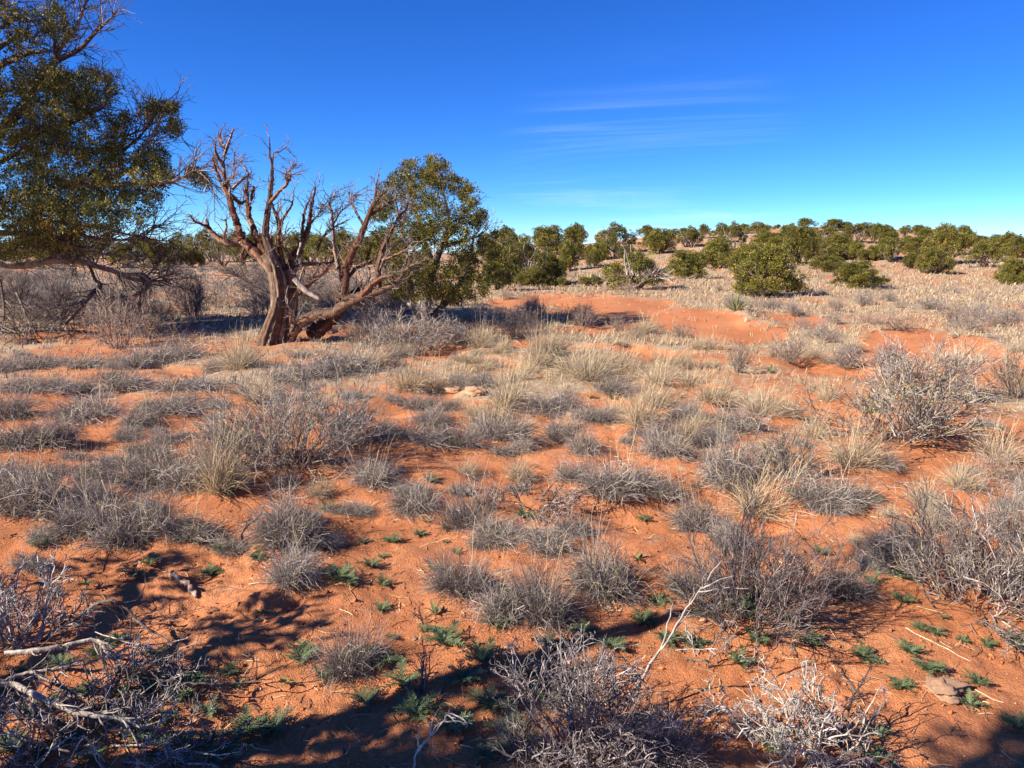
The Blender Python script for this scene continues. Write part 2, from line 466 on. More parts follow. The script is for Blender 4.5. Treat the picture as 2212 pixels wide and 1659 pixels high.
def crown(mb, rng, blobs, clump_r, n_sprig, sl, sw, cols=OLIVE, wts=(4, 3, 2, 2, 0.4), shell=0.45):
    """juniper foliage: knots of scale-leaf sprigs round the outside of each lobe; blobs = (centre, radii, knots)"""
    for c, r, n in blobs:
        u_ = nrm(rng.normal(size=(n, 3))); q = rng.uniform(shell ** 2, 1, n) ** 0.5
        cen = np.array(c) + u_ * np.array(r) * q[:, None]
        cr = clump_r * rng.uniform(0.6, 1.35, n)
        kc = tint(rng, n, cols, wts, 0.15)
        m = n * n_sprig; id_ = np.repeat(np.arange(n), n_sprig)
        o = nrm(rng.normal(size=(m, 3))); q2 = rng.uniform(0.0, 1, m) ** 0.5
        base = cen[id_] + o * (cr[id_] * q2)[:, None]
        d = nrm(o * 0.9 + u_[id_] * 0.55 + np.array((0, 0, 0.35)) + rng.normal(size=(m, 3)) * 0.35)
        leaves(mb, rng, base, d, sl, sw, np.clip(kc[id_] * (1 + 0.22 * rng.normal(size=(m, 1))), 0.005, 0.5))

# ------------------------------------------------------------------ template meshes
TUFTS = {'grey': [tuft_mesh('grass_tuft', 10 + k, n=1500, curl=0.8 + 0.12 * k, stalks=4 + 3 * (k % 3), lean=(0.12 * (k % 3), 0.05)) for k in range(7)],
         'straw': [tuft_mesh('grass_tuft', 30 + k, n=900, cols=STRAW + GREY[:2], wts=(3, 2, 2, 1, 1.5, 1), stalks=40, curl=0.45, H=0.21, lean=(0.22, 0.08)) for k in range(4)],
         'dark': [tuft_mesh('grass_tuft', 40 + k, n=1600, cols=GREY, wts=(3, 5, 1, 0.5, 4), stalks=8, curl=0.7) for k in range(3)],
         'flat': [tuft_mesh('grass_tuft', 50 + k, n=1200, H=0.17, curl=1.5, stalks=6, lean=(0.5, 0.1)) for k in range(3)]}
SHRUBS = {'grey': [shrub_mesh('twigs', 60 + k, n0=62, n1=6, n2=6, r0=0.0042, wts=(5, 3, 2, 1.5, 1.5)) for k in range(4)],
          'brown': [shrub_mesh('twigs', 70 + k, n0=36, n1=6, n2=5, r0=0.005, cols=[(0.30, 0.22, 0.17), (0.40, 0.32, 0.24), (0.20, 0.14, 0.11)], wts=(3, 2, 2), tilt=(0.1, 1.1)) for k in range(2)],
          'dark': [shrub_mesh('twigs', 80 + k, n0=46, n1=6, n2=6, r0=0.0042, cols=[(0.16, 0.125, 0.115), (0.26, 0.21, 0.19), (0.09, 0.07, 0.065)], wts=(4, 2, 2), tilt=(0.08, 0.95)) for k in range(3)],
          'yellow': [shrub_mesh('twigs', 90 + k, n0=44, n1=6, n2=5, r0=0.0048, leaf=[(0.40, 0.32, 0.12), (0.34, 0.28, 0.13), (0.28, 0.25, 0.11)], nleaf=1) for k in range(2)],
          'green': [shrub_mesh('twigs', 95 + k, n0=36, n1=5, n2=4, r0=0.005, leaf=[(0.20, 0.20, 0.09), (0.26, 0.25, 0.14), (0.15, 0.16, 0.08)], nleaf=3, tilt=(0.08, 0.95)) for k in range(2)]}

PLACED = []                                       # (object, px, py, kind phrase): plants still to be told apart by their label
LANDMARKS = []                                    # (short name, px, py)
def mark(name, px, py): LANDMARKS.append((name, px, py))
TREE_GROUND = []

rg = np.random.default_rng(5)
OCC = []                                          # taken ground: x, y, radius
# ------------------------------------------------------------------ where the near plants stand (view x, view y of the foot, width, height, kind)
T_LIST = [
 (622,1176,150,95,'grey'),(632,1256,115,72,'grey'),(200,1160,140,95,'grey'),(295,1178,150,110,'grey'),(405,1165,120,65,'flat'),
 (62,1105,160,115,'grey'),(205,1050,95,66,'grey'),(15,1075,90,80,'grey'),(100,1172,90,40,'flat'),(480,1072,110,95,'straw'),(335,1056,150,85,'grey'),(415,1066,110,70,'grey'),
 (60,972,150,80,'flat'),(190,912,140,62,'grey'),(15,905,90,60,'grey'),(305,925,110,48,'flat'),(120,965,80,50,'grey'),(310,985,95,42,'flat'),(260,1020,80,40,'grey'),
 (350,900,120,55,'flat'),(255,830,140,42,'flat'),(150,850,90,35,'flat'),(60,850,110,40,'flat'),(400,850,120,40,'flat'),(520,795,75,55,'straw'),(470,800,60,35,'grey'),
 (375,778,130,55,'grey'),(290,790,80,40,'grey'),(190,790,110,40,'flat'),(90,790,120,42,'flat'),(20,800,90,40,'grey'),(620,830,110,45,'flat'),(560,870,90,40,'straw'),
 (801,1048,95,62,'grey'),(897,1106,115,64,'grey'),(1016,1122,120,110,'dark'),(1331,1072,135,78,'grey'),(1423,1076,75,50,'grey'),(1239,1040,70,52,'grey'),
 (1071,1171,115,54,'grey'),(1180,1190,120,60,'grey'),(1238,1156,64,52,'grey'),(992,973,75,42,'grey'),(1078,956,115,62,'grey'),(1215,952,85,54,'grey'),(1262,979,75,52,'grey'),
 (1129,976,52,30,'grey'),(905,962,120,55,'flat'),(960,966,60,35,'grey'),(932,921,85,36,'grey'),(852,870,38,20,'grey'),(907,886,64,38,'grey'),(972,888,40,40,'grey'),
 (886,846,72,46,'straw'),(948,846,64,40,'straw'),(1044,839,64,42,'grey'),(992,840,50,32,'grey'),(1095,888,84,62,'straw'),(1198,894,115,46,'grey'),(1276,829,84,50,'straw'),
 (1324,853,84,36,'grey'),(1386,922,74,62,'straw'),(1386,946,64,24,'flat'),(1437,958,60,46,'grey'),(1433,987,84,56,'grey'),(1283,912,74,36,'grey'),(1351,957,40,20,'flat'),
 (794,792,74,50,'straw'),(736,800,130,80,'flat'),(690,815,100,50,'grey'),(1044,748,52,40,'straw'),(1092,755,26,18,'straw'),(1392,717,58,26,'straw'),(1249,808,115,50,'straw'),(1180,766,80,52,'straw'),
 (1502,1147,105,82,'grey'),(1571,1060,130,100,'grey'),(1649,1118,150,64,'straw'),(1786,1100,150,62,'grey'),(1844,1018,110,66,'straw'),(1912,1021,64,32,'grey'),
 (1509,966,46,50,'dark'),(1595,934,120,52,'grey'),(1540,874,66,46,'straw'),(1640,900,90,40,'straw'),(1930,1204,120,62,'grey'),(2005,1142,60,52,'straw'),(1919,1122,36,20,'straw'),
 (1991,1094,70,40,'straw'),(992,1284,115,78,'dark'),(1100,1335,120,110,'grey'),(1175,1342,120,120,'dark'),(1300,1284,145,125,'grey'),(760,1452,115,88,'dark'),
 (1825,1292,84,62,'dark'),(2066,810,90,36,'straw'),(1360,1660,190,110,'grey'),(1440,1650,120,80,'dark'),(1130,1640,110,60,'dark'),(1490,1290,80,70,'dark'),(1570,1180,80,60,'grey'),(690,1075,45,30,'straw'),(610,1060,60,40,'flat'),
 (830,960,70,40,'grey'),(1010,1030,50,30,'straw'),(1120,1040,60,36,'straw'),(1850,1180,40,20,'straw'),(2080,1060,80,40,'straw'),(2150,1010,90,50,'straw'),(1760,960,70,40,'straw'),(1700,905,60,30,'straw'),
 (1420,880,70,40,'straw'),(1480,910,70,36,'grey'),(1350,800,80,34,'straw'),(1440,790,70,30,'straw'),(1500,830,70,30,'straw'),(1420,830,70,30,'straw'),(1120,820,60,30,'straw'),(1160,790,60,36,'straw')]
SH_LIST = [  # x, y, w, h, kind, label, landmark name
 (530,1040,220,110,'grey',None,None),(760,985,160,80,'grey',None,None),
 (885,762,215,98,'grey','grey rounded shrub in front of the round juniper','the shrub in front of the juniper'),
 (1112,728,115,62,'dark','dark low shrub at the right foot of the round juniper','the dark shrub beside the juniper'),
 (1595,803,80,62,'green','grey green upright bush standing alone beyond the straw grass','the grey green bush'),
 (1704,782,120,66,'brown',None,None),(1827,796,85,62,'grey',None,None),(1919,812,120,72,'dark',None,None),
 (1985,872,260,120,'grey','broad grey shrub right behind the yellow leaved shrub','the broad grey shrub at right'),
 (1953,978,400,165,'yellow','spreading shrub with small yellow leaves at right','the yellow leaved shrub'),
 (2190,868,140,115,'yellow',None,None),(1690,1045,190,120,'yellow','yellow flecked twiggy shrub right of centre','the yellow flecked shrub'),
 (1590,1050,120,90,'grey',None,None),(2140,1050,120,70,'brown',None,None),
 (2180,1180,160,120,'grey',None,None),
 (255,752,150,130,'brown','pale stemmed sparse shrub under the left juniper','the pale stemmed shrub'),
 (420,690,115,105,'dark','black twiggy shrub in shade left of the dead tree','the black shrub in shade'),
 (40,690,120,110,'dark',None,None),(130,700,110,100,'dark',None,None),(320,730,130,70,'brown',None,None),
 (600,668,150,110,'dark',None,None),(800,740,120,80,'grey',None,None),(985,742,80,50,'grey',None,None),
 (1470,728,70,35,'brown',None,None),(1150,672,60,25,'grey',None,None),(1265,680,60,28,'brown',None,None),(1240,690,70,30,'brown',None,None),
 (1660,668,90,26,'grey',None,None),(2010,668,80,28,'grey',None,None),(2120,690,110,40,'grey',None,None),(1600,665,70,22,'grey',None,None),(1880,700,60,30,'brown',None,None),(1930,735,110,28,'brown',None,None),(2180,700,80,40,'grey',None,None)]
def groundpt(vx, vy): p, t = G(vx, vy); return p[0], p[1], t

placed_t = []
for vx, vy, w, h, k in T_LIST:
    x, y, t = groundpt(vx, vy); s = mpp(t)
    placed_t.append((x, y, w * s, h * s * 1.05, k)); OCC.append((x, y, w * s * 0.42))
    if t < 9: MOUNDS.append((x, y, w * s * 0.42, 0.10 * w * s))
placed_s = []
for vx, vy, w in ((635, 1005, 380), (1625, 1340, 320), (2125, 1290, 340)):
    x, y, t = groundpt(vx, vy); OCC.append((x, y, w * mpp(t) * 0.4)); MOUNDS.append((x, y, w * mpp(t) * 0.33, 0.05 * w * mpp(t)))
for vx, vy, w, h, k, lab, lm in SH_LIST:
    x, y, t = groundpt(vx, vy); s = mpp(t)
    placed_s.append((x, y, w * s, h * s, k, lab, lm)); OCC.append((x, y, w * s * 0.40))
    if t < 9: MOUNDS.append((x, y, w * s * 0.35, 0.07 * w * s))
for vx, vy, r, d in ((1960, 748, 0.8, 0.24), (2080, 775, 0.8, 0.28), (2190, 800, 0.6, 0.22), (1560, 695, 1.1, 0.22), (1300, 660, 1.3, 0.2), (1012, 1122, 0.07, -0.13), (486, 1166, 0.06, -0.10), (640, 1302, 0.025, -0.03), (700, 1180, 0.12, 0.02)):
    x, y, t = groundpt(vx, vy); MOUNDS.append((x, y, r, d))
# more tufts strewn between the listed ones
tries = 0
while len(placed_t) < 268 and tries < 9000:
    tries += 1
    vx = rg.uniform(-40, 2250); vy = 745 + (1260 - 745) * rg.uniform(0, 1) ** 1.5
    x, y, t = groundpt(vx, vy); s = mpp(t)
    wpx = rg.uniform(38, 80) * (0.6 + (vy - 745) / 900)
    if t > 15: continue
    if vx < 780 and vy < 765: continue
    if float(bare(np.array([x]), np.array([y]))[0]) > 0.4: continue
    if vy > 1120 and rg.uniform() < 0.75: continue
    if any((x - a) ** 2 + (y - b) ** 2 < (0.62 * (r + wpx * s * 0.42)) ** 2 for a, b, r in OCC): continue
    straw = sstep(700, 1300, vx) * sstep(1080, 850, vy)
    k = 'straw' if rg.uniform() < straw * 0.75 else rg.choice(['grey', 'grey', 'flat'])
    placed_t.append((x, y, wpx * s, wpx * s * rg.uniform(0.42, 0.6), k)); OCC.append((x, y, wpx * s * 0.42))
    if t < 7: MOUNDS.append((x, y, wpx * s * 0.4, 0.08 * wpx * s))

# ------------------------------------------------------------------ the ground: one sheet, fine near the camera
th = np.concatenate([np.arange(-43, 43, 0.26), np.linspace(43, 317, 70)[:-1]])
th = np.radians(90 - th)
rr_ = np.concatenate([np.exp(np.linspace(math.log(0.3), math.log(1.7), 16))[:-1], np.exp(np.linspace(math.log(1.7), math.log(13), 350))[:-1], np.exp(np.linspace(math.log(13), math.log(900), 170))])
RR, TH = np.meshgrid(rr_, th, indexing='ij')
X, Y = RR * np.cos(TH), RR * np.sin(TH)
Z = height(X, Y)
cv = cover(X, Y)
nT, nR = len(th), len(rr_)
i_, j_ = np.meshgrid(np.arange(nR - 1), np.arange(nT), indexing='ij')
j2 = (j_ + 1) % nT
F = np.stack([i_ * nT + j_, i_ * nT + j2, (i_ + 1) * nT + j2, (i_ + 1) * nT + j_], -1).reshape(-1, 4)[:, ::-1]
gm_ = MB()
gm_.add(np.stack([X, Y, Z], -1).reshape(-1, 3), F, np.repeat(cv.reshape(-1, 1), 3, 1))
gm_.add(np.array([[0, 0, float(Z[0].mean())]]), np.zeros((0, 4)), (0, 0, 0))
gm_.F[-1] = np.stack([np.full(nT, gm_.n - 1), (np.arange(nT) + 1) % nT, np.arange(nT)], 1)
tag(gm_.obj('ground', M_SAND, smooth=True), kind='structure')

# ------------------------------------------------------------------ grass tufts and shrubs
PHRASE = {'grey': 'grey mounded grass tuft', 'straw': 'straw grass tuft', 'dark': 'dark grey grass tuft', 'flat': 'flattened grey grass tuft'}
for n, (x, y, w, h, k) in enumerate(placed_t):
    me = TUFTS[k][n % len(TUFTS[k])]
    o = link('grass_tuft', me)
    z = seat(x, y)
    o.location = (x, y, z - 0.004)
    o.rotation_euler = (0, 0, rg.uniform(-0.7, 0.7) if k in ('flat', 'straw') else rg.uniform(0, 6.28))
    sw = w / 0.345
    o.scale = (sw, sw, max(0.6 * sw, min(1.6 * sw, h / 0.185)))
    tag(o, cat='grass tuft', group='dry grass tufts on the red sand')
    px, py, _ = proj(x, y, z); PLACED.append((o, float(px), float(py), PHRASE[k]))
SPH = {'grey': 'grey twiggy shrub', 'brown': 'brownish twiggy shrub', 'dark': 'dark twiggy shrub', 'yellow': 'yellow leaved shrub', 'green': 'grey green shrub'}
def put_shrub(x, y, w, h, k, n, label=None, lm=None, group='dry shrubs on the open ground'):
    tw, lf = SHRUBS[k][n % len(SHRUBS[k])]
    z = seat(x, y)
    e = empty('shrub', (x, y, z), rg.uniform(0, 6.28))
    link('twigs', tw, e)
    if lf: link('leaves', lf, e)
    e.scale = (w / 1.0, w / 1.0, h / 0.55)
    px, py, _ = proj(x, y, z)
    tag(e, label, 'shrub', group)
    if lm: mark(lm, float(px), float(py))
    if not label: PLACED.append((e, float(px), float(py), SPH[k]))
    return e
for n, a in enumerate(placed_s): put_shrub(*a[:5], n, a[5], a[6])
# the field of grey brush behind the dead tree, and loose shrubs on the far plain
cnt = 0
for q in range(600):
    if cnt >= 125: break
    vx = rg.uniform(-30, 880); vy = 578 + 120 * rg.uniform(0, 1) ** 1.25
    x, y, t = groundpt(vx, vy); s = mpp(t)
    w = rg.uniform(0.7, 1.5)
    if t < 14.5 or any((x - a) ** 2 + (y - b) ** 2 < (0.5 * (r + w * 0.4)) ** 2 for a, b, r in OCC): continue
    OCC.append((x, y, w * 0.4)); cnt += 1
    put_shrub(x, y, w, w * rg.uniform(0.45, 0.65), rg.choice(['grey', 'grey', 'grey', 'brown']), q, group='grey brush in the field behind the dead tree')
cnt = 0
for q in range(400):
    if cnt >= 36: break
    vx = rg.uniform(1060, 2230); vy = rg.uniform(625, 745)
    x, y, t = groundpt(vx, vy); w = rg.uniform(0.4, 0.9)
    if float(bare(np.array([x]), np.array([y]))[0]) > 0.3 or any((x - a) ** 2 + (y - b) ** 2 < (r + w * 0.4) ** 2 for a, b, r in OCC): continue
    OCC.append((x, y, w * 0.4)); cnt += 1
    put_shrub(x, y, w, w * rg.uniform(0.4, 0.6), rg.choice(['grey', 'brown']), q, group='small shrubs on the grassy plain')

# ------------------------------------------------------------------ junipers
def stems(rng, H, n, spread, r, S_=6, K=7, wig=0.14, up=0.06):
    az = rng.uniform(0, 6.28, n); ti = rng.uniform(0.1, spread, n)
    d = np.stack([np.sin(ti) * np.cos(az), np.sin(ti) * np.sin(az), np.cos(ti)], 1)
    b = np.stack([np.cos(az), np.sin(az), az * 0], 1) * 0.06 * H; b[:, 2] = -0.05
    return grow(rng, b, d, H * rng.uniform(0.7, 1.0, n), K, wig, up)
BARKC = [(0.17, 0.12, 0.09), (0.24, 0.18, 0.14), (0.11, 0.08, 0.065)]
PALE = [(0.42, 0.36, 0.31), (0.30, 0.25, 0.21), (0.22, 0.17, 0.14)]
def far_juniper(seed, kind):
    """nominal 2.0 m wide, 1.6 m tall"""
    rng = np.random.default_rng(seed)
    root = empty('juniper_tree')
    P = stems(rng, 1.15, 6, 0.9, 0.06)
    mb = MB(); N, K = P.shape[:2]
    mb.tube(P, taper(N, K, 0.05, 0.015), 6, tint(rng, N, BARKC, (2, 1, 2)), rng, 0.2)
    bb, dd, ii, t = sprout(rng, P, 7, 0.3, 1, 0.4, 1.0)
    Q = grow(rng, bb, dd, rng.uniform(0.25, 0.6, len(bb)), 5, 0.2, 0.04)
    mb.tube(Q, taper(len(Q), 5, 0.014, 0.005), 4, tint(rng, len(Q), PALE[1:] + BARKC, (1, 2, 1, 1, 1)), rng, 0.1)
    if kind in ('grey', 'spiky'):
        bb, dd, ii, t = sprout(rng, Q, 5, 0.2, 1, 0.3, 1.0)
        Q2 = grow(rng, bb, dd, rng.uniform(0.15, 0.45, len(bb)), 4, 0.2, 0.05)
        mb.ribbon(Q2, taper(len(Q2), 4, 0.010, 0.005), tint(rng, len(Q2), PALE, (3, 2, 1)), rng)
    if kind == 'spiky':
        d = rng.normal(size=(9, 3)) * 0.18; d[:, 2] = 1
        b0 = rng.normal(size=(9, 3)) * 0.15; b0[:, 2] = 0.6
        Q3 = grow(rng, b0, d, rng.uniform(0.8, 1.35, 9), 5, 0.07)
        mb.tube(Q3, taper(9, 5, 0.018, 0.007), 4, tint(rng, 9, PALE, (3, 1, 0)), rng)
    mb.obj('trunk', M_BARK, root)
    cb = MB(); blobs = []
    nb = {'round': 26, 'open': 15, 'grey': 12, 'spiky': 16}[kind]
    for k in range(nb):
        a = rng.uniform(0, 6.28); e = rng.uniform(-0.1, 1) if kind in ('round', 'spiky') else rng.uniform(0.15, 1)
        ce = math.cos(max(e, 0.0) * 1.5)
        rx = 0.72 * rng.uniform(0.75, 1.05)
        c = (rx * ce * math.cos(a), rx * ce * math.sin(a), 0.32 + 0.95 * math.sin(max(e, -0.1) * 1.5) * rng.uniform(0.75, 1.08))
        if kind == 'open': c = (c[0], c[1], max(c[2], 0.65))
        r = rng.uniform(0.17, 0.34); blobs.append((c, (r, r, r * rng.uniform(0.9, 1.4)), int(17 * (r / 0.25) ** 2) + 4))
    if kind == 'round': blobs.append(((0, 0, 0.6), (0.62, 0.62, 0.55), 90))
    crown(cb, rng, blobs, 0.085, 38, 0.055, 0.0125, shell=0.55, wts=(4, 3, 2, 2, 0.2) if kind != 'grey' else (3, 4, 0.5, 3, 1))
    cb.obj('crown', M_JUN, root)
    return root
KINDS = ['round', 'round', 'round', 'open', 'open', 'grey', 'spiky']
PROTO = [far_juniper(200 + k, kd) for k, kd in enumerate(KINDS)]
used = [False] * len(PROTO)
def put_juniper(vx, vy, w, h, k, label=None, lm=None, group=None, n=0):
    x, y, t = groundpt(vx, vy); s = mpp(t)
    ids = [i for i, kd in enumerate(KINDS) if kd == k]; i = ids[n % len(ids)]
    o = PROTO[i] if not used[i] else copy_tree(PROTO[i]); used[i] = True
    o.location = (x, y, seat(x, y) - 0.02)
    o.rotation_euler = (0, 0, rg.uniform(0, 6.28))
    o.scale = (w * s / 1.68, w * s / 1.68, h * s / 1.36)
    OCC.append((x, y, w * s * 0.45))
    tag(o, label, 'juniper', group)
    if label is None:
        for key in ('label',):
            if key in o: del o[key]
        PLACED.append((o, vx, vy, {'round': 'dense olive juniper', 'open': 'open crowned juniper', 'grey': 'greyish half bare juniper', 'spiky': 'bare twigged juniper'}[k]))
    if lm: mark(lm, vx, vy)
FARJ = [
 (1366,625,145,72,'spiky','wide double juniper with bare dead sticks rising from its top','the dead topped juniper'),
 (1287,575,40,33,'round'),(1275,561,26,28,'round'),(1334,547,78,58,'grey'),(1419,547,82,50,'round'),(1395,515,46,26,'open'),(1495,535,46,42,'grey'),(1521,515,32,28,'open'),
 (1562,524,52,40,'open'),(1588,541,46,55,'grey'),(1641,512,62,30,'open'),(1547,580,80,53,'round'),(1480,602,104,56,'round'),(1269,511,46,20,'open'),(1246,531,50,40,'round'),
 (1075,626,66,100,'round'),(1129,617,92,96,'grey'),(1181,613,72,62,'round'),(1207,599,42,36,'round'),(1225,584,52,60,'round'),(1249,561,42,32,'round'),(1187,549,92,56,'round'),(1149,535,72,42,'open'),
 (1093,549,64,50,'round'),(1114,573,84,60,'grey'),(1237,535,52,40,'open'),(1300,525,40,22,'open'),(1340,515,50,20,'open'),(1450,515,40,20,'open'),(1480,512,40,18,'open'),
 (1659,643,142,102,'round','largest olive juniper standing in the grass in front of the hill','the largest far juniper'),
 (1620,600,96,70,'round'),(1727,569,78,70,'round'),(1706,511,40,26,'grey'),(1680,493,16,8,'round'),
 (1741,493,46,20,'open','lone small juniper on the bare top of the hill','the lone juniper on the hilltop'),
 (1800,497,52,22,'round'),(1832,500,28,19,'open'),(1867,509,58,27,'open'),(1908,518,42,30,'open'),(1846,526,62,38,'grey'),(1887,526,46,40,'open'),(1788,526,72,32,'grey'),
 (1797,561,64,32,'round'),(1852,561,42,32,'round'),(1884,561,38,28,'round'),(1826,558,28,28,'round'),(1782,587,68,32,'round'),(1811,579,30,22,'round'),(1916,532,42,24,'open'),(1919,567,34,34,'grey'),
 (1852,622,108,54,'round','low wide juniper alone on the pale grass','the low wide juniper'),
 (1969,579,42,31,'round'),(2016,591,78,47,'round'),(1954,512,30,25,'open'),(1986,509,44,22,'round'),
 (2045,571,98,82,'open','tall dark juniper on the right slope of the hill','the tall dark juniper'),
 (1981,550,58,36,'round'),(1957,535,32,24,'round'),(2115,544,78,34,'open'),(2167,529,64,22,'open'),(2127,577,92,52,'open'),(2194,558,54,42,'round'),(2182,612,62,52,'round'),(2208,608,46,46,'open'),
 (1215,511,40,18,'round'),(1175,515,50,24,'round'),(1130,520,60,26,'open'),(1085,525,50,24,'round'),(1050,560,50,50,'round'),(1145,590,70,50,'round'),(1100,600,60,55,'round'),
 (1665,530,60,26,'round'),(1745,535,50,30,'round'),(1755,512,30,20,'open'),(1610,505,40,20,'open'),(1580,512,40,24,'round'),(2080,530,50,40,'open'),(2030,520,50,26,'round'),(1940,545,40,26,'grey')]
ex = np.random.default_rng(64)
for q in range(34):                                                   # the scatter of trees between the ones above
    vx = ex.uniform(1275, 2215); vy = ex.uniform(506, 566) + 6 * (vx > 1950)
    if 1640 < vx < 1800 and vy < 515: continue
    FARJ.append((vx, vy, ex.uniform(38, 66) * (0.6 + (vy - 500) / 120), ex.uniform(26, 42) * (0.6 + (vy - 500) / 120), str(ex.choice(['round', 'round', 'open', 'grey']))))
for n, a in enumerate(FARJ):
    put_juniper(*a[:5], label=a[5] if len(a) > 5 else None, lm=a[6] if len(a) > 6 else None, group='junipers on the hill and the plain', n=n)
for n, a in enumerate([(370,577,75,46,'round'),(412,578,56,42,'round'),(440,573,64,70,'grey'),(482,575,54,62,'grey'),(335,576,64,58,'round'),(270,576,66,44,'round'),(525,574,66,52,'open'),(575,574,64,60,'grey'),
    (640,574,70,60,'round'),(700,575,84,62,'open'),(780,580,84,64,'round'),(840,585,70,70,'round'),(200,574,70,56,'open'),(120,574,80,60,'round'),(40,574,80,60,'open'),(-20,574,70,60,'round'),
    (460,566,60,58,'open'),(510,566,50,62,'grey'),(400,566,60,60,'open'),(610,566,60,56,'open'),(740,566,70,58,'round'),(305,566,60,56,'open'),(240,566,60,54,'grey'),(160,566,60,60,'round'),(80,566,60,56,'open'),(670,566,60,62,'grey'),(550,566,60,54,'round'),(810,570,60,60,'open')]):
    put_juniper(*a[:5], group='junipers along the far edge of the brush field', n=n)
for i, p in enumerate(PROTO):
    if not used[i]:
        for ch in list(p.children): bpy.data.objects.remove(ch)
        bpy.data.objects.remove(p)

# hand traced limbs: a list of view-pixel points at a forward depth, with radii in view pixels
def limb3(pts, t0, dz, conv, jit, rng, reg=None):
    p = crom(np.array([(*conv(a, b), r) for a, b, r in pts]), 6)
    if reg:
        q_ = np.array(reg); d2 = (q_[:, 0] - p[0, 0]) ** 2 + (q_[:, 1] - p[0, 1]) ** 2
        if d2.min() < 900: t0 = q_[d2.argmin(), 2]
    n = len(p); d = t0 + np.linspace(0, 1, n) * dz + jit * np.cumsum(rng.normal(size=n)) / math.sqrt(n)
    if reg is not None: reg += [(a, b, dd) for (a, b, r), dd in zip(p, d)]
    return np.array([at_depth(a, b, dd) for (a, b, r), dd in zip(p, d)]), np.maximum(p[:, 2] * mpp(t0), 0.004)
def solid_limb(name, P, R, rng, mat, parent, cols, S_=10, ridge=0.14):
    mb = MB(); K = len(P)
    kc = np.array(cols)[rng.choice(len(cols), S_)]                    # strips of bark along the grain
    c = kc[None] * (1 + 0.12 * rng.normal(size=(K, S_, 1)))
    mb.tube(P[None], R[None], S_, np.clip(c, 0.02, 0.8).reshape(-1, 3), rng, ridge)
    return mb.obj(name, mat, parent, smooth=False)
def limb_twigs(P, R, rng, parent, n, L, cols, mat, up=0.03, wig=0.2, r=0.006, sub=2):
    if n <= 7:                                                        # few enough to be twigs of their own
        for k in range(n):
            bb, dd, ii, t = sprout(rng, P[None], 1, 0.15, 1, 0.4, 1.1)
            mb = MB(); mb.tube(grow(rng, bb, dd, L * rng.uniform(0.35, 1.2, 1), 7, wig, up), taper(1, 7, r, r * 0.4), 4, tint(rng, 1, cols, [1] * len(cols)), rng, 0.1)
            mb.obj('twig', mat, parent)
        return None
    bb, dd, ii, t = sprout(rng, P[None], n, 0.15, 1, 0.4, 1.1)
    Q = grow(rng, bb, dd, L * rng.uniform(0.35, 1.2, n), 7, wig, up)
    mb = MB(); mb.tube(Q, taper(n, 7, r, r * 0.4), 4, tint(rng, n, cols, [1] * len(cols)), rng, 0.1)
    if sub:
        bb, dd, ii, t = sprout(rng, Q, sub, 0.25, 1, 0.4, 1.2)
        Q2 = grow(rng, bb, dd, L * 0.4 * rng.uniform(0.4, 1.2, len(bb)), 5, wig, up)
        mb.tube(Q2, taper(len(Q2), 5, r * 0.55, r * 0.3), 3, tint(rng, len(Q2), cols, [1] * len(cols)), rng)
    mb.obj('twigs', mat, parent)
    return Q

# --- the dead tree
rd = np.random.default_rng(77)
c2 = lambda a, b: (378 + a * 0.3418, 270 + b * 0.3418)
xb, yb, TD = groundpt(588, 742)
dead = empty('dead_tree', (0, 0, 0))
RED = [(0.17, 0.068, 0.036), (0.23, 0.10, 0.052), (0.10, 0.043, 0.026), (0.26, 0.15, 0.095), (0.06, 0.032, 0.022)]
GRB = [(0.17, 0.11, 0.075), (0.12, 0.072, 0.047), (0.25, 0.175, 0.125), (0.06, 0.036, 0.026), (0.18, 0.08, 0.042)]
k_ = 0.3418
def L_(*p): return [(a, b, r * k_) for a, b, r in p]
TRUNK = [L_((600,1420,85),(615,1340,72),(640,1240,62),(660,1130,56),(650,1010,55),(620,900,46),(570,820,38)),
         L_((690,1400,62),(700,1270,52),(722,1120,48),(720,1000,50),(710,920,42)),
         L_((560,1420,48),(590,1300,38),(635,1180,32),(650,1090,26))]
